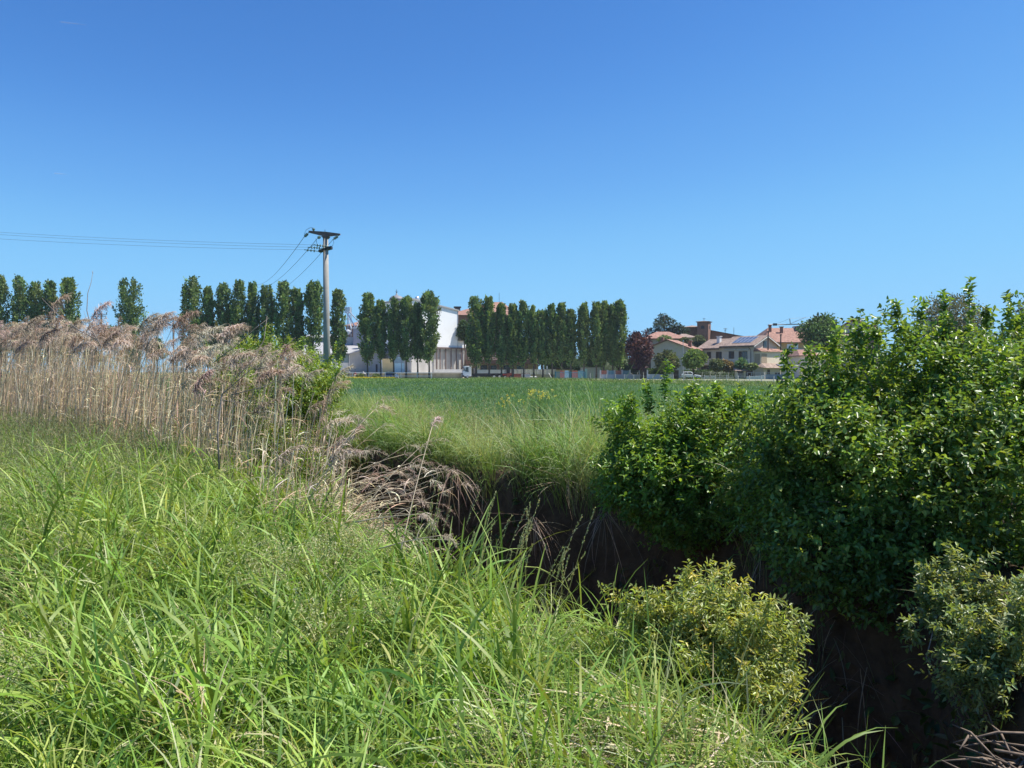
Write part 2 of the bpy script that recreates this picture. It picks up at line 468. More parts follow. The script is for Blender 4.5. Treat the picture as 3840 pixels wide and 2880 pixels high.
# yellow flowering strip at the far left edge of the field
x, y = U(-43, -26.5, 3500), U(168.5, 171.5, 3500)
field_edge('yellow_flower_strip', 'strip of yellow wild flowers along the far field edge before the guard rail', x, y, (.3, .7), (.10, .2), [(.62, .50, .03), (.25, .32, .06), (.50, .45, .06)], [.5, .3, .2], cat='flowers')

# ------------------------------------------------------------------ near bank grass
GREENS = [(.215, .335, .06), (.31, .43, .09), (.14, .25, .05), (.42, .48, .16), (.56, .54, .31)]
def near_ok(x, y, margin): return dnear(x, y) < margin
parts = []
def near_leaves(n, y0, y1, dens, h0, lng, wid, pitch, bend, cols, wts, margin=.12, segs=4, hpow=1.2, mask=None):
    x, y = sample_view(n, y0, y1, dens, .86)
    k = near_ok(x, y, margin)
    if mask is not None: k &= mask(x, y)
    x, y = x[k], y[k]; n = len(x)
    tall = 1 + .22 * noise(x, y, 1.5) + .12 * noise(x, y + 5, 4)
    tall *= 1 - .27 * ss((x - .2) / .7) * (y < 4.6)
    z = zfun(x, y) + np.maximum(0, U(0, 1, n) ** hpow * h0 * tall)
    wind = rng.normal(R(215), 1.25, n); az = np.where(U(0, 1, n) < .5, wind, U(0, 6.28, n))
    tn = pick(cols, n, wts, .2)
    v = np.clip(noise(x, y, .9) * .5 + .1 * noise(x + 3, y, 3), -1, 1)
    tn = tn * (1 + .18 * v)[:, None] + np.clip(v, 0, 1)[:, None] * np.array([.05, .03, .01])
    return blades(np.stack([x, y, z], 1), az, U(R(pitch[0]), R(pitch[1]), n), U(R(bend[0]), R(bend[1]), n), U(lng[0], lng[1], n) * np.clip(tall, .6, 1.4), U(wid[0], wid[1], n), tn, segs)
def tufts(ncl, per, y0, y1, dens, rad, lng, wid, pitch, bend, cols, wts, segs=5, margin=.1, mask=None, lift=.25, wind=.35):
    x, y = sample_view(ncl, y0, y1, dens, .86); k = near_ok(x, y, margin)
    if mask is not None: k &= mask(x, y)
    x, y = x[k], y[k]; m = len(x)
    ch = U(.7, 1.3, m) * (1 + .15 * noise(x, y, 1.3)) * (1 - .27 * ss((x - .2) / .7) * (y < 4.6)); ctn = pick(cols, m, wts, .16); ca = rng.normal(R(215), 1.2, m)
    j = np.repeat(np.arange(m), per); n = len(j); a = U(0, 6.28, n); r = np.abs(rng.normal(0, 1, n)) * rad
    bx, by = x[j] + np.cos(a) * r, y[j] + np.sin(a) * r
    az = np.where(U(0, 1, n) < 1 - wind, a + rng.normal(0, .6, n), ca[j] + rng.normal(0, .5, n))
    z = zfun(bx, by) + U(0, 1, n) ** 1.6 * lift * ch[j]
    return blades(np.stack([bx, by, z], 1), az, U(R(pitch[0]), R(pitch[1]), n), U(R(bend[0]), R(bend[1]), n), U(lng[0], lng[1], n) * ch[j], U(wid[0], wid[1], n), np.clip(ctn[j] * (1 + rng.normal(0, .15, (n, 1))), .02, .8), segs)
near_d = lambda d: np.where(d < 3.2, 1.0, (3.2 / d) ** 1.15)
parts.append(tufts(3000, 22, 1.25, 14, near_d, .05, (.22, .52), (.007, .014), (55, 92), (20, 120), GREENS, [.34, .3, .2, .1, .06]))
parts.append(near_leaves(34000, 1.3, 14, near_d, .30, (.12, .30), (.006, .012), (20, 88), (30, 150), GREENS, [.34, .3, .2, .1, .06]))
parts.append(near_leaves(20000, 1.3, 16, near_d, .30, (.18, .44), (.003, .006), (45, 92), (15, 130), GREENS, [.28, .27, .15, .18, .12], margin=.3))
parts.append(tufts(330, 12, 1.9, 9, near_d, .05, (.34, .62), (.013, .021), (60, 88), (50, 140), GREENS[:3], [.4, .35, .25], 7, mask=lambda x, y: (x < .35) | (y > 3.4)))
parts.append(tufts(1900, 13, 3.0, 13, lambda d: d ** -1., .07, (.32, .68), (.015, .026), (58, 92), (20, 115), GREENS[:4], [.42, .3, .2, .08], 6, mask=lambda x, y: (x < .1) & (x > -.64 * y), lift=.3))
parts.append(near_leaves(16000, 1.3, 2.9, near_d, .14, (.2, .42), (.003, .007), (5, 60), (20, 110), [(.36, .46, .14), (.50, .52, .28), (.26, .40, .09), (.56, .52, .33)], [.4, .25, .2, .15], mask=lambda x, y: x < -.12 * y - .25))
parts.append(near_leaves(20000, 8, 26, lambda d: d ** -1., .3, (.3, .6), (.012, .022), (55, 92), (15, 110), GREENS, [.3, .3, .2, .1, .1], mask=lambda x, y: x < 0))
parts.append(near_leaves(26000, 1.4, 4.2, near_d, .22, (.22, .42), (.003, .007), (35, 85), (70, 170), [GREENS[1], GREENS[3], GREENS[4], (.50, .46, .26)], [.35, .3, .2, .15], margin=.2, segs=5, mask=lambda x, y: x > -.15))
V, Q, T = join(parts)
o = np_mesh('near_bank_grass', V, Q, M['leaf'], tint=T)
tag(o, 'thick bright green grass with arching blades covering the near bank', 'grass', kind='stuff')

def seedheads(x, y, z, h, cols, nsp=12, drop=(.1, .9), spl=(.012, .03), spw=(.003, .006), head=.16, az=None, stemcol=(.22, .28, .10), sw=.0035, bendr=(25, 95), tight=False):
    """thin culms that carry drooping panicles of small spikelets"""
    n = len(x)
    az = U(0, 6.28, n) if az is None else az
    pitch, bend = U(R(72), R(95), n), U(R(bendr[0]), R(bendr[1]), n)
    st = blades(np.stack([x, y, z], 1), az, pitch, bend, h, np.full(n, sw), np.tile(np.array([stemcol]), (n, 1)), 6, tipw=.5, power=1.8)
    c = st[0].reshape(n, 7, 2, 3).mean(2)
    t = U(0, 1, (n, nsp)) * head / .5 + (1 - head / .5) if head < .5 else U(.4, 1, (n, nsp))
    f = np.clip(t, 0, .999) * 6; i0 = f.astype(int); fr = (f - i0)[..., None]
    ar = np.arange(n)[:, None]
    p = c[ar, i0] * (1 - fr) + c[ar, i0 + 1] * fr
    d = rng.normal(0, 1, (n, nsp, 3)); d[..., 2] -= .9
    d = unit(d + .9 * np.stack([np.cos(az), np.sin(az), 0 * az], 1)[:, None, :])
    if tight: d = unit(c[:, 6] - c[:, 4])[:, None] + rng.normal(0, .28, (n, nsp, 3)); d = unit(d)
    p = (p + d * U(.0, .005 if tight else .03, (n, nsp))[..., None]).reshape(-1, 3); d = d.reshape(-1, 3)
    m = len(p)
    lf = leaves(p, d, sphere_dirs(m), U(spl[0], spl[1], m), U(spw[0], spw[1], m), pick(cols, m, None, .18))
    return join([st, lf])
x, y = sample_view(5200, 1.5, 12, near_d, .8); k = near_ok(x, y, -.02) & ((y > 2.4) | (x > .0)) & (x < -.1); x, y = x[k], y[k]; n = len(x)
patch = noise(x, y, 1.2) + .5 * noise(x, y, 3) > -.1
x, y = x[patch], y[patch]; n = len(x)
V, Q, T = seedheads(x, y, zfun(x, y), U(.5, .85, n), [(.42, .44, .20), (.36, .42, .17), (.50, .47, .28)], 14, spl=(.014, .03), spw=(.004, .008), head=.2)
tag(np_mesh('seeding_brome', V, Q, M['leaf'], tint=T), 'pale drooping seed heads of brome rising through the near bank grass', 'grass', kind='stuff')
x, y = U(-1.9, .3, 5200), U(2.6, 6.4, 5200); dn = dnear(x, y); k = (dn < -.02) & (dn > -1.5) & (noise(x, y, 2.1) + .6 * noise(x, y, 5) > -.1); x, y = x[k], y[k]; n = len(x)
V, Q, T = seedheads(x, y, zfun(x, y), U(.42, .66, n), [(.50, .53, .26), (.44, .50, .21), (.58, .56, .34)], 16, spl=(.016, .03), spw=(.004, .008), head=.22, sw=.003, bendr=(15, 75))
tag(np_mesh('lip_brome', V, Q, M['leaf'], tint=T), 'pale nodding brome heads along the near lip of the ditch in the middle', 'grass', kind='stuff')
# fine wispy grass in front of the reeds at far left
x, y = U(-13, -4.2, 3000), U(7.0, 18.5, 3000); dn = dnear(x, y); k = (dn < -.9) & (dn > -5.5) & (x < -.45 * y + .6); x, y = x[k], y[k]; n = len(x)
V, Q, T = seedheads(x, y, zfun(x, y), U(.75, 1.15, n), [(.24, .27, .12), (.20, .25, .10), (.30, .28, .17)], 26, spl=(.02, .05), spw=(.004, .008), head=.3, stemcol=(.17, .23, .09), sw=.006)
tag(np_mesh('wispy_grass', V, Q, M['leaf'], tint=T), 'fine wispy olive grass in front of the reeds at far left', 'grass', kind='stuff')
# flattened dry straw on the near bank, lower middle right
n = 1500; a = U(0, 6.28, n); r = U(0, 1, n) ** .5
x, y = .42 + .55 * r * np.cos(a), 2.75 + .5 * r * np.sin(a)
bl = blades(np.stack([x, y, zfun(x, y) + U(.05, .30, n)], 1), rng.normal(R(190), .8, n), U(R(-15), R(30), n), U(R(0), R(40), n), U(.2, .5, n), U(.004, .012, n), pick([(.50, .43, .27), (.40, .36, .20), (.58, .52, .36)], n), 3)
tag(np_mesh('dry_straw', *bl[:2], M['dry'], tint=bl[2]), 'flattened dry straw lying in the grass at lower middle right', 'straw', kind='stuff')
# taller pale spikes at the ditch lip
x, y = [], []
for q in range(46):
    t_ = random.random(); x.append(-.75 + .95 * t_ + random.gauss(0, .08)); y.append(5.45 - .95 * t_ + random.gauss(0, .1))
x, y = np.array(x), np.array(y); n = len(x)
V, Q, T = seedheads(x, y, zfun(x, y), U(.6, .95, n), [(.46, .45, .28), (.40, .44, .22)], 46, spl=(.010, .018), spw=(.004, .007), head=.13, az=rng.normal(0, .5, n), stemcol=(.34, .36, .18), sw=.005, bendr=(3, 22), tight=True)
tag(np_mesh('spike_grass', V, Q, M['leaf'], tint=T), 'upright pale spiked grass standing along the ditch lip', 'grass', kind='stuff')

# ------------------------------------------------------------------ far bank grass
NM, NBL = 640, 95
tq = U(0, 1, NM)
arc = np.concatenate([[0], np.cumsum(np.hypot(*np.diff(FE[5:13], axis=0).T))]); arc /= arc[-1]
fx, fy = np.interp(tq, arc, FE[5:13, 0]), np.interp(tq, arc, FE[5:13, 1])
back = U(-.04, 1, NM); back = np.where(back > 0, back ** 1.4 * 3.4, back)
mx_, my_ = fx + back * .72, fy + back * .69
mh = U(.55, 1.15, NM) * (1 + .25 * noise(mx_, my_, 1.3)); mt = pick([(.23, .36, .10), (.30, .42, .15), (.15, .275, .075), (.41, .46, .23), (.18, .32, .085)], NM, None, .15)
lob_ = (mx_ > .15) & (mx_ < 1.15) & (back < .35); mh = np.where(lob_, mh * 1.45, mh)
ma = rng.normal(R(235), .7, NM)
j = np.repeat(np.arange(NM), NBL); n = len(j)
a_, r_ = U(0, 6.28, n), np.abs(rng.normal(0, .15, n))
x, y = mx_[j] + np.cos(a_) * r_, my_[j] + np.sin(a_) * r_
z = zfun(x, y); k = (x < 2.6) & (x > -7) & (z > -.25); x, y, z, j, a_ = x[k], y[k], z[k], j[k], a_[k]; n = len(x)
az = np.where(U(0, 1, n) < .55, a_ + rng.normal(0, .5, n), ma[j] + rng.normal(0, .6, n))
V, Q, T = blades(np.stack([x, y, z], 1), az, U(R(60), R(92), n), U(R(30), R(150), n), mh[j] * U(.5, 1.05, n), U(.006, .0125, n), np.clip(mt[j] * (1 + rng.normal(0, .16, (n, 1))), .02, .8), 5, power=1.4)
tag(np_mesh('far_bank_grass', V, Q, M['leaf'], tint=T), 'long pale green grass drooping over the far lip of the ditch', 'grass', kind='stuff')
k = rng.uniform(0, 1, n) < .05; x2, y2, z2 = x[k], y[k], z[k]; n2_ = len(x2)
V, Q, T = seedheads(x2, y2, z2, U(.75, 1.15, n2_), [(.40, .39, .22), (.33, .36, .16)], 12, spl=(.02, .04), spw=(.005, .009), head=.25, stemcol=(.30, .31, .15), sw=.006)
tag(np_mesh('far_bank_seed_grass', V, Q, M['leaf'], tint=T), 'straw coloured seed heads over the grass of the far bank', 'grass', kind='stuff')
# hanging roots and sparse growth on the scarp
def on_scarp(n, lo, hi, t0=0.0, t1=.8):
    tq = U(t0, t1, n); o_ = U(lo, hi, n)
    x = np.interp(tq, arc, FE[5:13, 0]) - o_ * .74; y = np.interp(tq, arc, FE[5:13, 1]) - o_ * .67
    return x, y, zfun(x, y)
x, y, z = on_scarp(2600, .0, .42)
n = len(x); cl = noise(x, y, 2.6) > -.2; x, y, z = x[cl], y[cl], z[cl]; n = len(x)
bl = blades(np.stack([x - .03, y - .03, z + .02], 1), rng.normal(R(225), .5, n), U(R(-75), R(20), n), U(R(10), R(75), n), U(.2, .9, n), U(.005, .011, n), pick([(.28, .215, .14), (.16, .19, .08), (.44, .35, .24), (.12, .15, .06)], n), 5)
tag(np_mesh('hanging_roots', *bl[:2], M['dry'], tint=bl[2]), 'thin roots and dead grass hanging down the shaded soil of the far bank', 'roots', kind='stuff')
x, y = U(-2.5, 3.4, 26000), U(2.2, 12.5, 26000); dn, df = dnear(x, y), dfar(x, y)
k = (dn > .25) & (df > .03) & (noise(x, y, 1.4) + .7 * noise(x, y, 3.3) > -.25); x, y = x[k], y[k]; n = len(x)
p = np.stack([x, y, zfun(x, y) + U(.0, .22, n)], 1)
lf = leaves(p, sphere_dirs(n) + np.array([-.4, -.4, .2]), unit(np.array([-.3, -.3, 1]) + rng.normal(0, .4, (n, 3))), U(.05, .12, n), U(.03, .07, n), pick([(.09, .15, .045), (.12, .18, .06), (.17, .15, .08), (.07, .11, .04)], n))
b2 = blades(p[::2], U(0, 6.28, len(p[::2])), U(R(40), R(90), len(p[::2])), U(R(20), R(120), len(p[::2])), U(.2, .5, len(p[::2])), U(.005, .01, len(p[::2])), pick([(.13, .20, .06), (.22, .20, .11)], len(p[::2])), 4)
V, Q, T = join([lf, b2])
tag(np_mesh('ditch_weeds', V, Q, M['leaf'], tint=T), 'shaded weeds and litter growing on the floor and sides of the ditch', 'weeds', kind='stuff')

# ------------------------------------------------------------------ shrubs
def shrub(name, label, cat, base, lobes, ntw, k, L, leafL, leafW, cols, wts, group=None, upb=.6, inner=.35, stems=10, fat=.5, smin=.5, sprigs=(), mat_='shrub', fold=.2, barkcol='twig', stemr=.018, cut=None, drop=.15, nspr=0, sprl=(.15, .4), gap=-.55):
    t_ = thing(name, label, cat, base, group)
    c = np.array([q[0] for q in lobes]); r = np.array([q[1] for q in lobes])
    vol = r.prod(1) ** (2 / 3.); w = vol / vol.sum()
    li = rng.choice(len(lobes), ntw, p=w)
    d = sphere_dirs(ntw)
    fr = np.where(U(0, 1, ntw) < inner, U(.35, .8, ntw), U(.78, 1.06, ntw)) * (1 + .10 * np.sin(d[:, 0] * 9 + li) * np.sin(d[:, 2] * 8 + 2 * li))
    p = c[li] + d * r[li] * fr[:, None]
    keep = np.ones(ntw, bool)
    for a in range(len(lobes)):
        q = np.linalg.norm((p - c[a]) / r[a], axis=1)
        keep &= ~((q < smin) & (li != a))
    if cut is not None: keep &= cut(p)
    keep &= p[:, 2] > zfun(p[:, 0], p[:, 1]) + .03
    lump = np.sin(p[:, 0] * 4.1 + 2 * np.sin(p[:, 2] * 3.3)) + np.sin(p[:, 1] * 4.7 + 1.7) * .6 + np.sin(p[:, 2] * 5.9 + 2 * np.sin(p[:, 0] * 2.7))
    p = p + d * (.06 * lump * np.minimum(1, r[li].mean(1) / .5))[:, None]
    keep &= (lump > gap * (2 + .0 * lump)) | (fr < .8)
    p, d = p[keep], d[keep]
    if nspr:
        cand = np.where((d[:, 2] > .05) & (d[:, 1] < .75))[0]
        top = rng.choice(cand, nspr)
        dv = unit(d[top] * np.array([.7, .7, .3]) + np.array([0, 0, .8]) + rng.normal(0, .3, (nspr, 3))) * U(sprl[0], sprl[1], nspr)[:, None]
        sprigs = list(sprigs) + [(tuple(p[q] - dv[j] * .3), tuple(p[q] + dv[j])) for j, q in enumerate(top)]
    n = len(p)
    tw = unit(d * np.array([1, 1, .5]) + np.array([0, 0, upb]) + rng.normal(0, .45, (n, 3)))
    ln = U(L[0], L[1], n)
    if len(sprigs):                                        # long shoots that stick out of the outline
        sp0 = np.array([s[0] for s in sprigs]); sp1 = np.array([s[1] for s in sprigs]); m = 14
        f = np.linspace(.0, 1, m)
        pp = (sp0[:, None] * (1 - f)[None, :, None] + sp1[:, None] * f[None, :, None]).reshape(-1, 3)
        dd = unit(np.repeat(sp1 - sp0, m, 0) + rng.normal(0, .25, (len(pp), 3)))
        p = np.concatenate([p, pp]); tw = np.concatenate([tw, dd]); ln = np.concatenate([ln, U(L[0] * .6, L[0], len(pp))]); n = len(p)
    sd = unit(np.cross(tw, rng.normal(0, 1, (n, 3))))
    s2 = np.cross(tw, sd)
    f = (np.arange(k) + .4) / k
    ang = (np.arange(k) * 2.4)[None, :] + U(0, 6.28, (n, 1))
    ld = tw[:, None] * (.35 + .5 * f[None, :, None]) + sd[:, None] * np.cos(ang)[..., None] + s2[:, None] * np.sin(ang)[..., None]
    ld[..., 2] -= drop
    lp = p[:, None] + tw[:, None] * (ln[:, None] * f[None, :])[..., None]
    m = n * k
    lp, ld = lp.reshape(-1, 3), unit(ld.reshape(-1, 3))
    up = unit(np.array([0, 0, 1.]) + rng.normal(0, .45, (m, 3)))
    tn = np.repeat(pick(cols, n, wts, .14), k, 0) * (1 + rng.normal(0, .12, (m, 1)))
    lf = leaves(lp, ld, up, U(leafL[0], leafL[1], m), U(leafW[0], leafW[1], m), np.clip(tn, .01, .9), fold=fold, fat=fat)
    np_mesh('foliage', lf[0], lf[1], M[mat_], t_, lf[2])
    # woody stems: from the base to the lobes, and short twigs under the leaves
    b0 = Vector(base)
    for q in range(stems):
        a = int(rng.choice(len(lobes), p=w)); e = Vector(c[a] + sphere_dirs(1)[0] * r[a] * .8)
        s0 = b0 + Vector((random.gauss(0, .12), random.gauss(0, .12), -.1))
        mid = s0.lerp(e, .5) + Vector((random.gauss(0, .1), random.gauss(0, .1), .12))
        MB().tube([s0, s0.lerp(mid, .5), mid, mid.lerp(e, .5) + Vector((0, 0, .05)), e], [stemr, stemr * .8, stemr * .6, stemr * .45, stemr * .25], 5).build('branch', M[barkcol], t_, True)
    bl = blades(p, np.arctan2(tw[:, 1], tw[:, 0]), np.arcsin(np.clip(tw[:, 2], -1, 1)), np.zeros(n), ln, np.full(n, leafW[0] * .12 + .001), np.tile(np.array([[.10, .075, .05]]), (n, 1)), 1, tipw=.5)
    np_mesh('twig', bl[0], bl[1], M[mat_], t_, bl[2])
    return t_
def lobe(px, py, Y, rx, ry, rz): q = P(px, py, Y); return ((q.x, q.y, q.z), (rx, ry, rz))
DOG = [(.15, .26, .06), (.20, .32, .07), (.10, .185, .05), (.29, .40, .10)]
DW = [.4, .3, .2, .1]
def spr(px, py0, py1, Y, dx=0): return (tuple(P(px, py0, Y)), tuple(P(px + dx, py1, Y)))
shrub('dogwood_shrub', 'huge dark green dogwood thicket filling the right edge above the ditch', 'shrub', (3.9, 6.6, .2),
      [lobe(3150, 1770, 6.3, .5, .7, .6), lobe(3340, 1595, 6.7, .70, .8, .78), lobe(3620, 1560, 6.9, .85, .9, .75), lobe(3900, 1565, 6.8, .8, .9, .7),
       lobe(3400, 1850, 6.2, .8, .8, .9), lobe(3750, 1850, 6.0, .9, .9, 1.0), lobe(3120, 2000, 6.2, .5, .6, .6), lobe(3500, 2150, 5.9, .7, .6, .6), lobe(4000, 1900, 6.4, .9, 1., 1.1), lobe(3140, 1510, 6.9, .40, .5, .42), lobe(3000, 1760, 6.6, .5, .5, .45)],
      15500, 8, (.10, .24), (.036, .062), (.021, .036), DOG, DW, sprigs=[spr(3628, 1300, 1075, 6.6, 8), spr(3370, 1250, 1140, 6.5), spr(3535, 1250, 1120, 6.8), spr(3780, 1250, 1112, 6.6, 6), spr(3230, 1330, 1240, 6.3), spr(3130, 1400, 1262, 6.2), spr(3040, 1420, 1320, 6.2, -6), spr(3290, 1300, 1212, 6.3, -8), spr(3450, 1250, 1136, 6.9, 8), spr(2960, 1440, 1322, 6.3, -8), spr(3700, 1230, 1160, 7)], stems=26, inner=.3, nspr=80, sprl=(.08, .2))
shrub('elder_shrub', 'bright green broad leaved shrub left of the dark thicket on the ditch edge', 'shrub', (1.75, 8.7, .15),
      [lobe(2400, 1670, 8.6, .48, .55, .42), lobe(2560, 1640, 8.4, .5, .6, .42), lobe(2720, 1700, 8.0, .42, .55, .45), lobe(2480, 1790, 8.3, .62, .6, .5), lobe(2680, 1850, 8.0, .62, .6, .55), lobe(2860, 1850, 7.3, .38, .5, .45), lobe(2330, 1760, 8.7, .35, .4, .4), lobe(2540, 1930, 8.2, .5, .5, .4)],
      6200, 8, (.10, .22), (.042, .07), (.02, .034), [(.15, .28, .05), (.20, .34, .065), (.10, .20, .045), (.27, .38, .08)], [.35, .35, .15, .15], upb=.8, sprigs=[spr(2490, 1520, 1375, 8.2, 12), spr(2440, 1560, 1455, 8.2, -10), spr(2600, 1520, 1450, 8.2), spr(2670, 1540, 1455, 8.0, 20), spr(2800, 1600, 1490, 7.6, -14), spr(2380, 1580, 1500, 8.3, -16)], stems=14, nspr=50, sprl=(.08, .2))
shrub('small_leaved_shrub', 'yellowish green fine leaved bush rising behind the drooping reeds at left', 'shrub', (-4.0, 14.6, .1),
      [lobe(1150, 1520, 14.0, .75, .8, .6), lobe(1040, 1440, 14.8, .9, .9, .65), lobe(930, 1430, 15.6, .7, .9, .6), lobe(1180, 1430, 14.4, .45, .6, .35), lobe(960, 1330, 15.8, .5, .6, .35), lobe(1060, 1590, 13.6, .7, .7, .5), lobe(1000, 1540, 13.8, .8, .7, .7)],
      9000, 7, (.10, .22), (.035, .06), (.022, .034), [(.19, .30, .055), (.25, .35, .07), (.12, .21, .045), (.33, .40, .10)], [.35, .3, .2, .15], stems=14, sprigs=[spr(1140, 1440, 1350, 14.2), spr(1200, 1420, 1365, 14.2, 10), spr(930, 1330, 1265, 15.6), spr(1000, 1380, 1300, 15.2, 10)], nspr=60, sprl=(.2, .5))
shrub('bramble_clump', 'small lit bramble clump at the foot of the leaning reeds over the ditch', 'shrub', (-2.6, 10.2, -.6),
      [lobe(1060, 1690, 10.4, .35, .3, .28), lobe(1130, 1760, 9.8, .3, .3, .25), lobe(1000, 1640, 10.8, .3, .3, .25)], 900, 6, (.08, .18), (.03, .05), (.018, .03), [(.15, .22, .05), (.2, .26, .06)], None, stems=6, stemr=.008)
shrub('willow_shrub', 'small pale leaved willow bush on the near bank beside the dark gap', 'shrub', (1.0, 3.75, -.2),
      [lobe(2650, 2390, 3.8, .20, .22, .17), lobe(2520, 2430, 3.75, .22, .22, .20), lobe(2780, 2500, 3.6, .20, .2, .22), lobe(2620, 2560, 3.6, .24, .22, .20), lobe(2820, 2630, 3.5, .14, .16, .16), lobe(2590, 2290, 3.9, .11, .14, .10), lobe(2420, 2380, 3.85, .12, .14, .10)],
      1650, 8, (.07, .17), (.024, .042), (.007, .013), [(.31, .38, .11), (.40, .45, .14), (.20, .27, .08), (.50, .48, .14)], [.4, .3, .2, .1], upb=.9, stems=18, stemr=.006, sprigs=[spr(2760, 2300, 2150, 3.7, -20), spr(2600, 2250, 2130, 3.9, -10), spr(2960, 2500, 2340, 3.5, 60), spr(2480, 2330, 2230, 3.8, -40)], fat=.5, nspr=80, sprl=(.08, .24))
shrub('willow_shrub', 'pale leaved willow bush at the lower right corner above a heap of sticks', 'shrub', (2.55, 3.9, -.2),
      [lobe(3730, 2480, 4.0, .18, .2, .16), lobe(3860, 2440, 4.0, .2, .25, .18), lobe(3740, 2570, 3.9, .22, .2, .2), lobe(3880, 2570, 3.9, .25, .25, .24), lobe(3580, 2320, 4.3, .12, .16, .14)],
      1150, 9, (.07, .18), (.026, .045), (.010, .017), [(.23, .30, .12), (.29, .35, .15), (.15, .21, .08), (.38, .40, .15)], [.4, .3, .2, .1], upb=.8, stems=16, stemr=.006, sprigs=[spr(3480, 2300, 2150, 4.4, -30), spr(3730, 2300, 2180, 4.1, 10), spr(3430, 2420, 2330, 4.2, -20)], fat=.5, nspr=70, sprl=(.1, .3))
# bare heap of sticks and roots, lower right
M['stickwood'] = mat('stick_wood', (.20, .15, .11), .9, .35, 20, .3)
t_ = thing('stick_heap', 'heap of dry sticks and roots at the lower right corner', 'sticks', (2.35, 3.45, -.25))
for q in range(46):
    c0 = Vector((2.35 + random.gauss(0, .22), 3.4 + random.gauss(0, .16), -.16 + random.random() * .16)); a = random.gauss(1.6, 1.1); l = random.uniform(.10, .26)
    dv = Vector((math.cos(a), math.sin(a), random.gauss(0, .18))) * l
    MB().tube([c0 - dv, c0 + Vector((0, 0, .03)), c0 + dv * .9], [random.uniform(.003, .009), .006, .003], 5).build('stick', M['stickwood'], t_, True)

# ------------------------------------------------------------------ reeds
DRYC = [(.56, .435, .27), (.67, .545, .355), (.44, .335, .21), (.76, .66, .48)]
PLUM = [(.45, .355, .275), (.53, .43, .34), (.37, .285, .215), (.62, .52, .42)]
def plume_strands(tips, az, lean, size, ns, wd_=.006):
    """drooping feathery heads: tips (N,3) at the bottom of each head"""
    n = len(tips)
    pit = lean; be = U(R(40), R(110), n)
    ax = blades(tips, az, pit, be, size, np.full(n, wd_), pick(PLUM, n), 6, tipw=.4)
    c = ax[0].reshape(n, 7, 2, 3).mean(2)
    f = U(0, .98, (n, ns)) * 6; i0 = f.astype(int); fr = (f - i0)[..., None]; ar = np.arange(n)[:, None]
    p = (c[ar, i0] * (1 - fr) + c[ar, i0 + 1] * fr).reshape(-1, 3)
    m = n * ns
    aa = np.repeat(az, ns) + rng.normal(0, .9, m)
    ln = np.repeat(size, ns) * U(.22, .52, m) * np.repeat(np.ones(n), ns) * (1.05 - .5 * (f / 6).reshape(-1))
    st = blades(p, aa, U(R(0), R(70), m), U(R(60), R(130), m), ln, U(wd_ * .5, wd_ * 1.1, m), np.repeat(pick(PLUM, n, None, .12), ns, 0) * (1 + rng.normal(0, .12, (m, 1))), 3, tipw=.3)
    return join([ax, st])
def reed_front(y): return -np.minimum(2.2, .6 + .13 * (y - 7))
# standing mass of the reed bed
arcN = np.concatenate([[0], np.cumsum(np.hypot(*np.diff(NE[7:], axis=0).T))]); LN = arcN[-1]
def along_reeds(n, smax=24):
    s = U(0, 1, n) ** .68 * smax
    x, y = np.interp(s, arcN, NE[7:, 0]), np.interp(s, arcN, NE[7:, 1])
    return x, y
def reed_spots(n):
    x, y = along_reeds(n)
    dd = U(0, 1, n)
    off = reed_front(y) * (1 - dd) + .7 * dd
    return x + off * .74, y + off * .67
def reed_h(y): return np.interp(y, [7, 8.5, 10, 11, 12, 14, 18, 24], [.9, 1.15, 1.6, 1.9, 2.15, 2.55, 2.95, 3.2])
x, y = reed_spots(4200); n = len(x); z = zfun(x, y)
h = reed_h(y) * U(.5, .92, n) * (1 + .10 * noise(x, y, 1.6))
az = rng.normal(R(5), .8, n)
st = blades(np.stack([x, y, z], 1), az, U(R(78), R(94), n), U(R(0), R(16), n), h, U(.010, .018, n), pick(DRYC, n), 5, tipw=.5, roll=U(-1.5, 1.5, n))
m = 9500; j = rng.integers(0, n, m); c = st[0].reshape(n, 6, 2, 3).mean(2); f = U(.2, 4.6, m); i0 = f.astype(int); fr = (f - i0)[:, None]
p = c[j, i0] * (1 - fr) + c[j, i0 + 1] * fr
lf = blades(p, U(0, 6.28, m), U(R(10), R(85), m), U(R(20), R(150), m), U(.12, .42, m), U(.008, .018, m), pick(DRYC, m, None, .22), 3)
kp = (rng.uniform(0, 1, n) < .26) & (h > reed_h(y) * .76) & ((y > 10.5) | (rng.uniform(0, 1, n) < .35))
tips = c[kp, 5]; npm = len(tips)
pl = plume_strands(tips, rng.normal(R(0), .55, npm), U(R(40), R(95), npm), U(.30, .50, npm), 130, .011)
V, Q, T = join([st, lf, pl])
tag(np_mesh('reed_bed', V, Q, M['dry'], tint=T), 'dense bed of dry beige reeds with feathery heads along the left bank', 'reeds', kind='stuff')

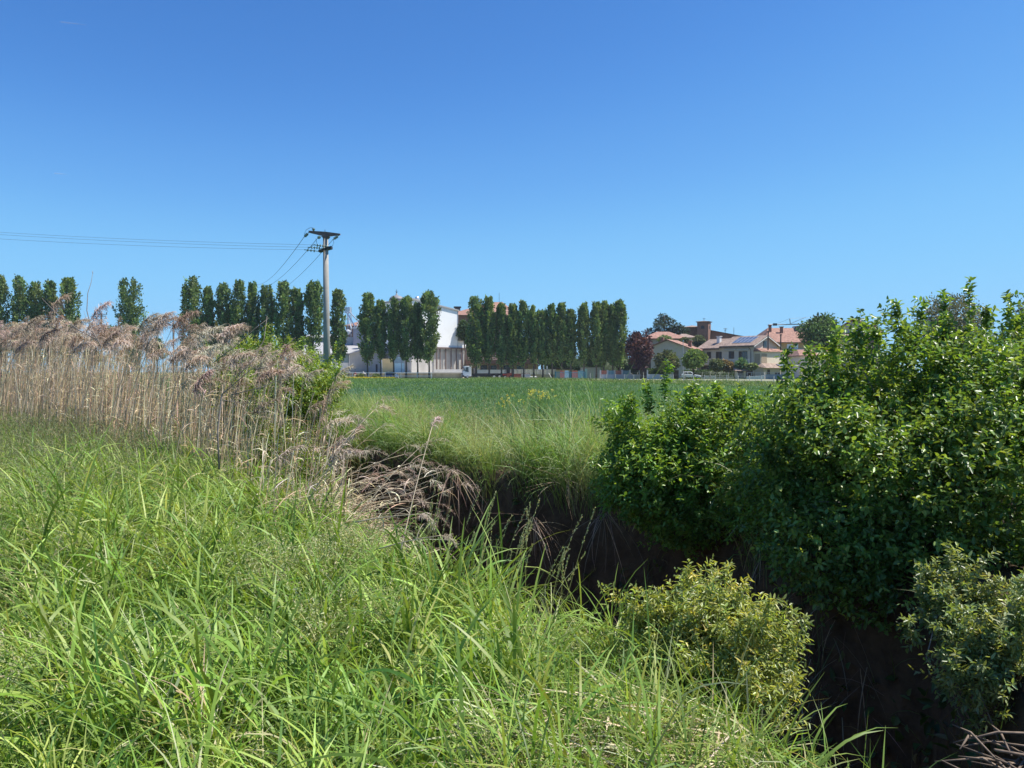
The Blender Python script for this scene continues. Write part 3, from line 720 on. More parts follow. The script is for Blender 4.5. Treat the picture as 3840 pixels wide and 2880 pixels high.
def reed(name, label, base, az, pitch, bend, length, size, group=None, ns=60, wd_=.005, r=.010, nl=2):
    t_ = thing(name, label, 'reed', tuple(base), group)
    b = np.array([base]); o1 = lambda v: np.array([v])
    st = blades(b, o1(az), o1(pitch), o1(bend), o1(length), o1(r), pick(DRYC, 1), 8, tipw=.5, roll=o1(.4))
    c = st[0].reshape(9, 2, 3).mean(1)
    mb = MB(); mb.tube([tuple(q) for q in c], [r * .5 * (1 - .5 * k / 8) for k in range(9)], 5)
    mb.build('stem', M['reedstem'], t_, True)
    end_pitch = pitch - bend
    pl = plume_strands(c[-1:], o1(az), o1(max(end_pitch, -.6)), o1(size), ns, wd_)
    np_mesh('plume', pl[0], pl[1], M['dry'], t_, pl[2])
    for q in range(nl):
        k = random.randint(2, 7)
        lf = blades(c[k:k + 1], o1(az + random.gauss(0, 1)), o1(R(random.uniform(10, 70))), o1(R(random.uniform(40, 140))), o1(random.uniform(.15, .35)), o1(random.uniform(.010, .018)), pick(DRYC[1:2] + DRYC[3:], 1), 5)
        np_mesh('dry_leaf', lf[0], lf[1], M['dry'], t_, lf[2])
    return t_
M['reedstem'] = mat('reed_stem', (.47, .385, .26), .7, .2, 15)
# tall heads that stand out above the bed
for (px, py, Y, sz) in [(50, 1225, 17, .5), (165, 1160, 16.5, .62), (215, 1200, 16, .5), (300, 1170, 15.5, .5), (330, 1265, 15, .45), (445, 1190, 14, .48), (470, 1215, 13.6, .45), (505, 1180, 13.5, .48), (545, 1190, 13, .5), (568, 1215, 13, .45), (655, 1230, 12.2, .48), (670, 1300, 11.6, .44), (735, 1240, 11.5, .42), (790, 1260, 11, .42), (815, 1330, 10.6, .4), (20, 1290, 17.5, .5), (110, 1260, 16.6, .5), (250, 1300, 15.4, .45), (400, 1280, 14.4, .45), (600, 1330, 12.4, .42), (700, 1360, 11.3, .4), (770, 1440, 10.2, .36), (960, 1400, 9.4, .36)]:
    Y_ = Y; e = P(px, py, Y_); bx = e.x - .25 - random.random() * .25; bz = float(zfun(np.array([bx]), np.array([Y_]))[0])
    hgt = e.z - bz - sz * .35
    reed('plume_reed', 'tall dry reed whose feathery head rises above the reed bed', (bx, Y_, bz), R(random.uniform(-12, 25)), R(84), R(random.uniform(8, 26)), hgt * 1.03, sz * 1.1, 'tall plumed reeds above the reed bed', 340, .011, .014, 3)
# reeds leaning out over the ditch
for q in range(38):
    t_ = random.random()
    s = t_ * 3.0; bx, by = float(np.interp(s, arcN, NE[7:, 0])) - random.uniform(-.1, .5), float(np.interp(s, arcN, NE[7:, 1])) - random.uniform(0, .5)
    if q % 3 == 0: bx += .3; by -= .6
    bz = float(zfun(np.array([bx]), np.array([by]))[0]) + .05
    reed('leaning_reed', 'dry reed leaning out over the dark ditch with a drooping head', (bx, by, max(bz, -.4)), R(random.gauss(2, 24)), R(random.uniform(16, 60)), R(random.uniform(6, 40)), random.uniform(.9, 1.7), random.uniform(.2, .32), 'dry reeds leaning over the ditch', 42, .005, .009, 3)
def reed_to(label, p0, p1, sz, azs):
    p0, p1 = Vector(p0), Vector(p1); d = p1 - p0; L = d.length; az = math.atan2(d.y, d.x); pit = math.asin(d.z / L)
    reed('lone_reed', label, tuple(p0), az, pit + R(4), R(8), L, sz, None, 100, .006, .010, 1)
reed_to('long straight reed crossing the dark ditch with its head before the far bank grass', P(1490, 2120, 5.3), P(1620, 1600, 5.9), .2, 0)
reed_to('slim reed angling right with a brush shaped head before the far bank grass', P(1180, 1790, 7.0), P(1400, 1540, 7.4), .26, 0)
reed_to('low reed bowing right with a comb like head over the lower ditch', P(1420, 2060, 5.2), P(1650, 2010, 5.0), .14, 0)
reed_to('short reed bowing far right above the near grass with a rolled head', P(1330, 1960, 5.6), P(1570, 1930, 5.4), .16, 0)
# litter of fallen reed at the ditch edge
n = 550; s = U(0, 2.6, n); x, y = np.interp(s, arcN, NE[7:, 0]) + rng.normal(.15, .35, n), np.interp(s, arcN, NE[7:, 1]) - rng.normal(.5, .6, n)
bl = blades(np.stack([x, y, np.maximum(zfun(x, y), -.5) + U(.1, .45, n)], 1), rng.normal(R(0), .8, n), U(R(-20), R(35), n), U(R(0), R(60), n), U(.2, .8, n), U(.004, .011, n), pick(DRYC, n), 4)
tag(np_mesh('reed_litter', *bl[:2], M['dry'], tint=bl[2]), 'fallen dry reed stalks tangled at the foot of the leaning reeds', 'reed litter', kind='stuff')
# dead grass tufts hanging from the far scarp
for (px, py, Y, lab) in [(1700, 1770, 10.4, 'dead grass tuft dangling from the far bank under the left drooping grass'), (2120, 1800, 10.2, 'sunlit spray of dead stalks sticking out under the middle of the far bank'), (2000, 1950, 9.9, 'brown tangle of dead roots hanging halfway down the far bank'), (2270, 1930, 9.0, 'small fan of dead stalks hanging left of the bright green shrub')]:
    t_ = thing('dead_grass_tuft', lab, 'dead grass', tuple(P(px, py, Y - .25)), 'dead tufts on the far bank')
    n = 26; b0 = np.tile(np.array([tuple(P(px, py, Y - .25))]), (n, 1)) + rng.normal(0, .04, (n, 3))
    bl = blades(b0, rng.normal(R(-70), .9, n), U(R(-70), R(25), n), U(R(0), R(70), n), U(.3, .95, n), U(.006, .011, n), pick([(.40, .31, .22), (.30, .22, .15), (.5, .4, .29)], n), 5, tipw=.3)
    np_mesh('stalk_spray', bl[0], bl[1], M['dry'], t_, bl[2])
# bare branches
def bare(label, Y, runs, r0):
    t_ = thing('bare_branch', label, 'branch', tuple(P(*runs[0][0], Y)))
    for q, run in enumerate(runs):
        pts = [P(a, b, Y + .15 * q + .08 * k) for k, (a, b) in enumerate(run)]
        r = r0 if q == 0 else r0 * .6
        MB().tube(pts, [r * (1 - .75 * k / (len(pts) - 1)) for k in range(len(pts))], 6).build('branch' if q == 0 else 'side_branch', M['twig'], t_, True)
    return t_
bare('bare grey sapling leaning right out of the reeds before the fine leaved bush', 8.6, [[(820, 1760), (815, 1620), (832, 1480), (900, 1400), (955, 1345), (990, 1275), (1003, 1185)], [(832, 1480), (935, 1390), (1000, 1350), (1110, 1265)], [(800, 1360), (880, 1300), (960, 1230), (1010, 1192)], [(870, 1480), (990, 1450), (1090, 1405), (1160, 1345), (1215, 1290)], [(832, 1500), (880, 1508), (960, 1516)], [(960, 1385), (1020, 1374), (1085, 1333)]], .011)
bare('thin pale shoot with a bud at its tip standing high above the reeds', 12, [[(380, 1300), (345, 1235), (328, 1165), (332, 1100), (345, 1060), (352, 1021)], [(345, 1235), (325, 1195), (316, 1165)], [(352, 1026), (350, 1020), (352, 1015)]], .009)
bare('brown twig slanting across the sky in front of the left poplars', 12.5, [[(370, 1275), (300, 1240), (220, 1180), (185, 1145), (157, 1116)]], .009)
bare('dark twig slanting up right out of the middle reeds', 11.5, [[(545, 1310), (570, 1265), (600, 1235), (630, 1204)], [(560, 1320), (590, 1270), (605, 1238)]], .008)
# yellow flowers in the far bank grass
for (px, py, nf, lab) in [(2015, 1484, 26, 'big cluster of yellow flower heads at the top of the far bank grass'), (1925, 1500, 7, 'small loose cluster of yellow flowers left of the big yellow cluster'), (1868, 1510, 4, 'few yellow flowers leftmost in the far bank grass')]:
    Y = 11.5; b0 = P(px, py - 6, Y); t_ = thing('yellow_flower_plant', lab, 'flower', (b0.x, Y, b0.z - .45))
    ms = MB(); mf = []
    for q in range(nf):
        h = Vector((b0.x + random.gauss(0, .13 if nf > 9 else .09), Y + random.gauss(0, .12), b0.z + random.uniform(-.07, .06)))
        ms.tube([(b0.x + random.gauss(0, .03), Y, b0.z - .75), h], [.004, .003], 4)
        k = 14; c0 = np.tile(np.array([tuple(h)]), (k, 1)) + rng.normal(0, .012, (k, 3))
        mf.append(leaves(c0, sphere_dirs(k), sphere_dirs(k), U(.010, .02, k), U(.008, .014, k), pick([(.74, .66, .10), (.70, .68, .2)], k)))
    ms.build('stem', mat('flower_stem', (.13, .22, .06), .7), t_)
    for V, Q, T in mf: np_mesh('flower_head', V, Q, M['leaf'], t_, T)

# ------------------------------------------------------------------ distant trees
def tube_np(mb, pts, r0, r1, n=6):
    k = len(pts); mb.tube(pts, [r0 + (r1 - r0) * q / (k - 1) for q in range(k)], n)
POP = [(.165, .245, .09), (.21, .30, .105), (.12, .19, .08), (.27, .36, .13)]
def poplar(px, top, hw, cb, Y, label, lean=0.0, sparse=1.0):
    x0 = X(px, Y); zt = Z(top, Y); rr = hw * 1.02 / F * Y; zb = Z(cb, Y)
    t_ = thing('poplar_tree', label, 'tree', (x0, Y, 0), 'poplars in the row beyond the field')
    H = zt - zb; nb = int(88 * sparse); nl = 56
    h0 = zb + H * np.sort(U(0, .86, nb)); f = (h0 - zb) / H
    prof = lambda q: np.interp(q, [0, .08, .2, .4, .62, .8, .92, 1], [.40, .70, .90, .95, 1, .96, .70, .30])
    az = U(0, 6.28, nb); dh = U(.14, .26, nb) * H; f1 = np.minimum(f + dh / H, 1.0 - U(0, .04, nb))
    r0, r1 = prof(f) * rr * U(.05, .5, nb), prof(f1) * rr * U(.55, 1.02, nb)
    bend = U(-.15, .15, 1)[0] * rr
    a0 = np.stack([x0 + np.cos(az) * r0, Y + np.sin(az) * r0, h0], 1)
    a1 = np.stack([x0 + np.cos(az) * r1 + bend * f1 + lean * rr * f1, Y + np.sin(az) * r1, zb + f1 * H], 1)
    q = U(0, 1, (nb, nl)) ** .8
    p = a0[:, None] * (1 - q)[..., None] + a1[:, None] * q[..., None]
    spread = (.34 * (1 - .6 * q))[..., None] * rr * .5
    p = (p + rng.normal(0, 1, p.shape) * spread * np.array([1, 1, 1.1])).reshape(-1, 3)
    m = len(p)
    br = np.repeat(unit(a1 - a0), nl, 0)
    outw = unit(p - np.array([x0, Y, 0]) * np.array([1, 1, 0]) - np.array([0, 0, 1]) * p[:, 2:3] * np.array([0, 0, 1]))
    d = unit(br * .9 + outw * .5 + rng.normal(0, .55, (m, 3)))
    tn = np.repeat(pick(POP, nb, [.4, .3, .2, .1], .15), nl, 0) * (1 + rng.normal(0, .14, (m, 1)))
    lf = leaves(p, d, unit(outw + rng.normal(0, .32, (m, 3))), U(.35, .62, m), U(.24, .40, m), np.clip(tn, .01, .5), fold=.2, fat=.5)
    np_mesh('crown', lf[0], lf[1], M['far_leaf'], t_, lf[2])
    mb = MB(); tube_np(mb, [(x0, Y, -.1), (x0 + .05, Y, zb * .6), (x0 - .04, Y, zb + H * .2), (x0 + bend * .5, Y, zb + H * .75)], .26, .06, 7)
    mb.build('trunk', M['bark'], t_, True)
    return t_
L1 = 'poplar at the left picture edge, cut by the frame'
PT = [(4, 1036, 38, 1395, 165, 'dark green poplar cut by the left edge of the photo'),
 (76, 1033, 32, 1395, 165, 'tallest poplar of the left clump, second in from the left edge'),
 (134, 1055, 28, 1395, 166, 'shorter poplar in the middle of the left clump behind the bent plumes'),
 (193, 1053, 30, 1395, 165, 'poplar with a ragged split top in the left clump'),
 (261, 1043, 40, 1395, 164, 'wide poplar at the right end of the left clump'),
 (484, 1045, 54, 1395, 165, 'lone broad poplar standing apart between the left clump and the long row'),
 (722, 1039, 46, 1380, 166, 'broad poplar at the left end of the long row left of the power pole'),
 (780, 1075, 26, 1380, 167, 'narrow low poplar tucked behind the broad left end poplar of the row'),
 (837, 1063, 32, 1380, 167, 'poplar of the row just right of the narrow low one, with leaning side shoots'),
 (894, 1052, 32, 1375, 167, 'tall full poplar third from the left in the row left of the power pole'),
 (948, 1058, 25, 1372, 168, 'slim straight poplar in the middle of the row left of the power pole'),
 (1003, 1067, 31, 1370, 168, 'poplar right of the slim one with a gap of sky on its left'),
 (1062, 1056, 36, 1368, 168, 'wide topped poplar third from the power pole on its left'),
 (1116, 1079, 25, 1368, 169, 'low slender poplar second from the power pole on its left'),
 (1176, 1055, 38, 1362, 169, 'tall poplar immediately left of the concrete power pole'),
 (1270, 1090, 33, 1366, 173, 'poplar immediately right of the concrete power pole'),
 (1378, 1102, 36, 1366, 174, 'poplar in front of the grey gabled shed wall, beside the cyclist'),
 (1428, 1128, 25, 1362, 174, 'slim poplar between the shed and the cream gate wall'),
 (1476, 1118, 28, 1360, 174, 'poplar behind the blue car, in front of the church cupola'),
 (1523, 1112, 31, 1358, 174, 'poplar in front of the pale blue gates'),
 (1566, 1137, 24, 1362, 175, 'short poplar below the silver roof vent'),
 (1609, 1093, 41, 1362, 174, 'tallest double trunked poplar covering the left end of the white warehouse wall'),
 (1786, 1115, 38, 1378, 175, 'broad poplar at the truck cab, left end of the right hand row'),
 (1834, 1113, 27, 1376, 175, 'tall poplar behind the front of the truck bed'),
 (1880, 1138, 24, 1376, 175, 'poplar behind the rear of the truck bed'),
 (1923, 1141, 26, 1374, 175, 'poplar beside the red loader'),
 (1963, 1130, 27, 1374, 175, 'poplar between the red bin and the white tub'),
 (2001, 1148, 22, 1372, 175, 'slender poplar just right of the white tub'),
 (2035, 1165, 21, 1372, 175, 'lowest poplar of the right hand row, left of the small sign board'),
 (2070, 1141, 27, 1370, 175, 'poplar just right of the small sign board'),
 (2106, 1136, 24, 1372, 175, 'poplar behind the left half of the blue metal gate'),
 (2140, 1161, 24, 1372, 175, 'short poplar behind the middle of the blue metal gate'),
 (2189, 1136, 28, 1372, 175, 'poplar behind the right end of the blue metal gate'),
 (2236, 1132, 26, 1374, 175, 'poplar before the grey shed, sixth from the right end'),
 (2263, 1130, 22, 1374, 176, 'narrow poplar squeezed between two taller ones before the red and teal fence'),
 (2297, 1145, 21, 1374, 176, 'slim poplar second from the right end of the row'),
 (2325, 1130, 32, 1376, 176, 'full poplar at the right end of the row next to the purple leaved tree')]
for q in PT: poplar(*q)

def round_tree(name, label, px, py0, py1, hw, Y, cols, n=2600, trunk=True, leaf=(.4, .7), lob=14, group=None, flat=1.0, seedj=.32, tall=None, mat_='far_leaf', dz=.3, baseY=None, wts=None, thin=1.0):
    """py0 top, py1 bottom of the crown"""
    x0, zt, zb, rr = X(px, Y), Z(py0, Y), Z(py1, Y), hw / F * Y
    t_ = thing(name, label, 'tree' if 'tree' in name else 'shrub', (x0, Y, 0), group)
    cz, rz = (zt + zb) / 2, (zt - zb) / 2
    ld = sphere_dirs(lob); ld[:, 2] = ld[:, 2] * .9 + .08
    lc = np.array([x0, Y, cz]) + ld * np.array([rr, rr, rz]) * U(.35, .68, lob)[:, None]
    lr = np.array([rr, rr, rz]) * U(.30, .52, lob)[:, None]
    lc = np.concatenate([lc, [[x0, Y, cz]]]); lr = np.concatenate([lr, [np.array([rr, rr, rz]) * .72]])
    li = rng.choice(lob + 1, n, p=np.r_[np.full(lob, .84 / lob), .16]); d = sphere_dirs(n)
    p = lc[li] + d * lr[li] * (U(.55, 1.06, n) ** thin)[:, None]
    s = rr / 4.0
    lf = leaves(p, unit(d + rng.normal(0, .6, (n, 3)) + np.array([0, 0, -.15])), unit(d + rng.normal(0, .5, (n, 3))), U(leaf[0], leaf[1], n), U(leaf[0], leaf[1], n) * .65,
                np.clip(1.5 * pick(cols, lob + 1, wts, .12)[li] * (1 + rng.normal(0, .18, (n, 1))), .008, .6))
    np_mesh('crown', lf[0], lf[1], M[mat_], t_, lf[2])
    if trunk:
        mb = MB(); tube_np(mb, [(x0, Y, -.2), (x0 + .1, Y, zb * .7), (x0, Y, cz)], .05 * rr + .08, .02 * rr + .03, 7)
        for q in range(4):
            e = lc[q]; mb.tube([(x0, Y, max(.3, zb * .8)), tuple((np.array([x0, Y, cz]) + e) / 2), tuple(e)], [.03 * rr + .03, .02 * rr + .02, .01 * rr + .01], 5)
        mb.build('trunk', M['bark'], t_, True)
    return t_
G1 = [(.05, .09, .03), (.07, .12, .035), (.035, .065, .025)]
round_tree('purple_leaved_tree', 'dark purple leaved plum tree at the right end of the poplars', 2403, 1234, 1398, 58, 168, [(.060, .028, .034), (.085, .040, .042), (.045, .022, .030)], 3600)
round_tree('dense_round_tree', 'big dense dark green round tree before the red roofs at right', 3074, 1166, 1345, 86, 165, [(.055, .10, .035), (.075, .13, .042), (.04, .075, .03)], 7000, lob=22, leaf=(.4, .65))
round_tree('pale_twiggy_tree', 'large pale twiggy dome shaped tree far behind the dogwood thicket', 3560, 1058, 1420, 165, 120, [(.115, .13, .075), (.14, .155, .085), (.09, .10, .065)], 9000, lob=26, leaf=(.22, .5), thin=.7)
round_tree('pale_twiggy_tree', 'thinner pale twiggy tree cut by the right edge of the photo', 3860, 1066, 1420, 70, 110, [(.12, .14, .09), (.15, .165, .10), (.095, .11, .07)], 3200, lob=16, leaf=(.2, .42), thin=.7)
round_tree('olive_tree', 'olive green loose tree left of the light green drooping tree before the beige house', 2500, 1316, 1396, 52, 166, [(.10, .125, .055), (.13, .155, .07), (.075, .095, .045)], 2600)
round_tree('drooping_tree', 'light green drooping tree left of the house with solar panels', 2600, 1306, 1392, 56, 164, [(.10, .16, .035), (.14, .20, .045), (.07, .11, .03)], 3200)
round_tree('garden_shrub', 'grey green shrub at the left of the house balcony', 2688, 1348, 1396, 30, 172, [(.11, .135, .07), (.14, .16, .08)], 1500, trunk=False)
round_tree('garden_shrub', 'bronze tinted shrub in the middle below the house balcony', 2728, 1350, 1396, 26, 172, [(.17, .13, .065), (.13, .12, .055)], 1300, trunk=False)
round_tree('garden_shrub', 'blue green bush at the right of the house balcony', 2777, 1344, 1394, 25, 171, [(.06, .115, .055), (.085, .15, .07)], 1500, trunk=False)
round_tree('garden_shrub', 'pale flowering bush beside the tiled gate roof', 2820, 1364, 1386, 24, 169, [(.22, .26, .14), (.13, .18, .07)], 900, trunk=False)
round_tree('backyard_tree', 'pale green tree poking up behind the red tiled roof', 2490, 1258, 1300, 32, 205, [(.11, .15, .06), (.15, .19, .08)], 1200)
round_tree('backyard_tree', 'grey green tree between the church tower and the house chimney', 2618, 1256, 1300, 26, 207, [(.13, .155, .085), (.10, .12, .065)], 1000)
round_tree('backyard_tree', 'small pale tree at the foot of the church roof', 2570, 1264, 1302, 24, 206, [(.13, .155, .085), (.10, .12, .065)], 900)
round_tree('conifer_tree', 'small bluish fir tree between the house and the ochre building', 2930, 1308, 1372, 20, 196, [(.05, .085, .06), (.07, .11, .08)], 1000)
round_tree('garden_shrub', 'bright green bush behind the porch at right of the house', 2962, 1345, 1385, 34, 190, [(.11, .18, .04), (.15, .22, .06)], 1300, trunk=False)
round_tree('dark_tree', 'dark tree filling the gap between the white warehouse and the right poplars', 1742, 1192, 1290, 28, 205, [(.04, .075, .03), (.05, .09, .03)], 2200)
round_tree('background_tree', 'dark rounded tree behind the reeds left of the lone broad poplar', 412, 1216, 1330, 36, 185, G1, 1600)
round_tree('background_tree', 'low green tree in the gap right of the lone broad poplar', 590, 1268, 1360, 40, 190, [(.10, .14, .05), (.07, .11, .04)], 1600)
round_tree('background_tree', 'low dark tree deep in the gap behind the bending pale shoot', 345, 1296, 1380, 34, 195, G1, 1300)
round_tree('background_tree', 'thin reddish leaved tree among the poplars left of the power pole', 905, 1185, 1350, 24, 178, [(.16, .14, .07), (.12, .13, .06)], 1100)
round_tree('background_tree', 'small rusty green tree between the first poplars of the long row', 812, 1200, 1350, 16, 178, [(.15, .16, .06), (.12, .13, .05)], 800)
round_tree('background_tree', 'dark tree behind the poplars above the low dark building', 2105, 1290, 1392, 42, 205, G1, 1600)
round_tree('background_tree', 'dark tree behind the poplars right of the small fir', 2225, 1285, 1388, 46, 205, G1, 1800)
round_tree('background_tree', 'dark tree behind the last poplars beside the purple leaved tree', 2320, 1295, 1395, 44, 205, G1, 1700)
round_tree('background_tree', 'dark tree behind the poplars left of the low dark building', 2030, 1290, 1375, 40, 222, G1, 1500)
round_tree('small_fir_tree', 'small dark fir behind the blue metal gate', 2168, 1372, 1400, 12, 184, [(.03, .06, .035)], 500)
# cedar with layered flat branches
def cedar(px, top, base, hw, Y, label, tiers):
    x0, zt = X(px, Y), Z(top, Y); t_ = thing('cedar_tree', label, 'tree', (x0, Y, 0)); ps, ds = [], []
    mb = MB(); tube_np(mb, [(x0, Y, 0), (x0 + .2, Y, zt * .6), (x0, Y, zt - .4)], .55, .08, 7)
    for (dx, py, w) in tiers:
        c = np.array([x0 + dx / F * Y, Y + rng.normal(0, 1.2), Z(py, Y)]); r = w / F * Y; n = int(60 * w / 10)
        q = sphere_dirs(n); p = c + q * np.array([r, r * .8, .55]) * U(.3, 1, n)[:, None] ** .5; p[:, 2] -= np.abs(p[:, 0] - x0) * .04
        ps.append(p); ds.append(q * np.array([1, 1, .3]))
        mb.tube([(x0, Y, c[2] - .9), tuple(c)], [.14, .04], 5)
    p, d = np.concatenate(ps), np.concatenate(ds); n = len(p)
    lf = leaves(p, unit(d + rng.normal(0, .4, (n, 3))), unit(np.array([0, 0, 1]) + rng.normal(0, .35, (n, 3))), U(.4, .8, n), U(.25, .45, n), pick([(.045, .075, .055), (.06, .095, .065), (.03, .055, .045)], n))
    mb.build('trunk', M['bark'], t_, True); np_mesh('crown', lf[0], lf[1], M['far_leaf'], t_, lf[2])
cedar(2490, 1178, 1260, 70, 245, 'tall dark cedar with layered flat branches behind the red roofs',
      [(-2, 1184, 16), (8, 1192, 22), (-14, 1198, 20), (18, 1201, 26), (-24, 1209, 18), (26, 1214, 20), (-6, 1213, 26), (-20, 1222, 26), (16, 1226, 24), (-38, 1234, 24), (-4, 1236, 30), (30, 1238, 20), (-52, 1248, 22), (-25, 1250, 28), (8, 1252, 26), (30, 1252, 22)])
cedar(2545, 1215, 1265, 40, 243, 'lower spreading cedar right beside the tall cedar', [(-6, 1219, 12), (2, 1226, 22), (-14, 1231, 18), (12, 1237, 20), (-8, 1243, 26), (14, 1249, 22), (-2, 1256, 28), (22, 1258, 16)])

# ------------------------------------------------------------------ power pole and wires
def insulator(parent, a, b, nd=4, r=.11):
    a, b = Vector(a), Vector(b); mb = MB(); d = (b - a)
    mb.tube([a, b], .03, 6)
    for q in range(nd):
        c = a + d * (.3 + .45 * q / max(1, nd - 1)); mb.tube([c - d.normalized() * .035, c, c + d.normalized() * .035], [r * .5, r, r * .45], 10)
    mb.build('insulator', M['glassy'], parent, True)
YP = 55.0
xp = X(1226, YP); zt_ = Z(874, YP)
pole = thing('power_pole', 'tall round concrete power pole with a bow shaped rusty crossarm', 'power pole', (xp, YP, 0))
mb = MB(); mb.tube([(xp, YP, -.3), (xp - .02, YP, zt_ * .5), (xp - .06, YP, zt_ - .05)], [.27, .225, .18], 20); mb.build('shaft', M['concrete'], pole, True)
s_ = YP / F; cx_ = X(1224, YP)
def pp(px, py, dy=0): return Vector((X(px, YP), YP + dy, Z(py, YP)))
mb = MB()
for (pa_, pb_) in [((1163, 869, 876), (1228, 873, 891)), ((1228, 873, 891), (1280, 880, 885))]:
    yo = -.26
    a = [pp(pa_[0], pa_[1], yo), pp(pb_[0], pb_[1], yo), pp(pb_[0], pb_[2], yo), pp(pa_[0], pa_[2], yo)]
    b_ = [v + Vector((0, .16, 0)) for v in a]
    mb.hexa(a, b_)
mb.hexa([pp(1208, 889, -.25), pp(1238, 889, -.25), pp(1232, 896, -.25), pp(1216, 896, -.25)], [pp(1208, 889, .25), pp(1238, 889, .25), pp(1232, 896, .25), pp(1216, 896, .25)])
mb.build('crossarm', M['rust'], pole)
mb = MB(); mb.hexa([pp(1200, 941, -.34), pp(1246, 925, -.22), pp(1246, 934, -.22), pp(1200, 948, -.34)], [pp(1200, 941, -.22), pp(1246, 925, .3), pp(1246, 934, .3), pp(1200, 948, .22)])
mb.build('lower_crossarm', M['dark'], pole)
MB().tube([pp(1222, 873, -.1), pp(1222, 864, -.1)], .02, 5).build('lightning_spike', M['dark'], pole)
insulator(pole, pp(1163, 876, -.2), pp(1149, 896, -.5)); insulator(pole, pp(1276, 886, -.2), pp(1256, 905, -.5)); insulator(pole, pp(1208, 891, -.28), pp(1200, 899, -.5))
insulator(pole, pp(1200, 946, -.3), pp(1157, 946, -1.0), 3); insulator(pole, pp(1222, 935, -.28), pp(1170, 937, -1.0), 4); insulator(pole, pp(1243, 928, -.1), pp(1190, 928, -1.0), 4)
MB().tube([pp(1181, 870, -.2), pp(1181, 862, -.2), pp(1181, 859, -.2)], [.05, .13, .05], 8).build('insulator', M['glassy'], pole, True)
for pts in [[(1181, 860), (1170, 860), (1156, 868), (1151, 880), (1150, 894)], [(1257, 905), (1259, 914), (1254, 926), (1246, 934)], [(1160, 945), (1163, 936), (1175, 928), (1190, 920)], [(1192, 900), (1195, 915), (1199, 930)]]:
    MB().tube([pp(a, b_, -.4) for a, b_ in pts], .014, 4).build('jumper_wire', M['dark'], pole)
WIRE = mat('cable', (.10, .11, .13), .6, .05, 1)
def wire(label, a, b, sag, r, group):
    a, b = Vector(a), Vector(b); n = 24
    pts = [a.lerp(b, k / n) - Vector((0, 0, sag * 4 * (k / n) * (1 - k / n))) for k in range(n + 1)]
    o = MB().tube(pts, r, 4).build('overhead_wire', WIRE); return tag(o, label, 'wire', group)
wire('highest of the three wires running left from the lower pole crossarm', pp(1190, 928, -1.0), P(-420, 842, 62), .25, .008, 'wires running left')
wire('middle of the three wires running left from the lower pole crossarm', pp(1170, 937, -1.0), P(-420, 850, 60), .25, .008, 'wires running left')
wire('lowest of the three wires running left from the lower pole crossarm', pp(1157, 946, -1.0), P(-420, 868, 56), .25, .008, 'wires running left')
wire('wire slanting down from the left tip of the crossarm behind the poplars', pp(1149, 896, -.5), P(955, 1066, 150), 1.2, .02, 'wires slanting down left')
wire('wire slanting down from the middle of the crossarm behind the poplars', pp(1200, 899, -.5), P(965, 1078, 150), 1.2, .02, 'wires slanting down left')
wire('wire slanting down from the right tip of the crossarm behind the poplars', pp(1256, 905, -.5), P(1000, 1100, 150), 1.2, .02, 'wires slanting down left')
# small distant pole with double crossarm
Yq = 150; t_ = thing('wooden_power_pole', 'small distant wooden pole with twin crossbars seen above the reeds', 'power pole', (X(382, Yq), Yq, 0))
MB().tube([(X(382, Yq), Yq, -.2), P(382, 1175, Yq)], [.2, .15], 8).build('shaft', M['bark'], t_)
for py in (1179, 1186): mb = MB(); a, b_ = P(361, py, Yq), P(403, py, Yq); mb.box(a.x, b_.x, Yq - .25, Yq - .13, a.z - .06, a.z + .06); mb.build('crossbar', M['rust'], t_)
for px in (362, 382, 402):
    a = P(px, 1180, Yq - .2); MB().lathe([(.05, 0), (.14, .1), (.05, .25), (.10, .33), (.03, .5)], (a.x, a.y, a.z), 8).build('insulator', M['dark'], t_)
for px in (364, 400):
    a = P(px, 1190, Yq - .2); MB().lathe([(.05, -.3), (.16, -.2), (.12, .1), (.05, .2)], (a.x, a.y, a.z), 8).build('transformer_fuse', M['steel'], t_)
Yq = 170; t_ = thing('wooden_power_pole', 'second distant pole left of the long poplar row, a thin post with one bar', 'power pole', (X(651, Yq), Yq, 0))
MB().tube([(X(651, Yq), Yq, -.2), P(651, 1205, Yq)], [.2, .15], 8).build('shaft', M['bark'], t_)
a, b_ = P(635, 1219, Yq), P(665, 1216, Yq); MB().box(a.x, b_.x, Yq - .25, Yq - .13, a.z - .05, a.z + .05).build('crossbar', M['rust'], t_)
# contrails
cm, t, b = base_mat('contrail'); 
tr = t.nodes.new('ShaderNodeBsdfTransparent'); df = t.nodes.new('ShaderNodeBsdfDiffuse'); df.inputs[0].default_value = (.9, .9, .9, 1)
mx = t.nodes.new('ShaderNodeMixShader'); mx.inputs[0].default_value = .17
t.links.new(tr.outputs[0], mx.inputs[1]); t.links.new(df.outputs[0], mx.inputs[2]); t.links.new(mx.outputs[0], t.nodes['Material Output'].inputs[0])
for (a, b_, lab) in [((238, 92), (338, 104), 'bright short contrail high in the blue sky at upper left'), ((210, 653), (260, 657), 'very faint contrail in the sky above the wires at left')]:
    mb = MB(); q0, q1 = P(*a, 9000), P(*b_, 9000); mb.tube([q0, q0.lerp(q1, .1), q0.lerp(q1, .5), q1], [2, 7, 6, 1], 8)
    tag(mb.build('contrail', cm, None, True), lab, 'contrail')

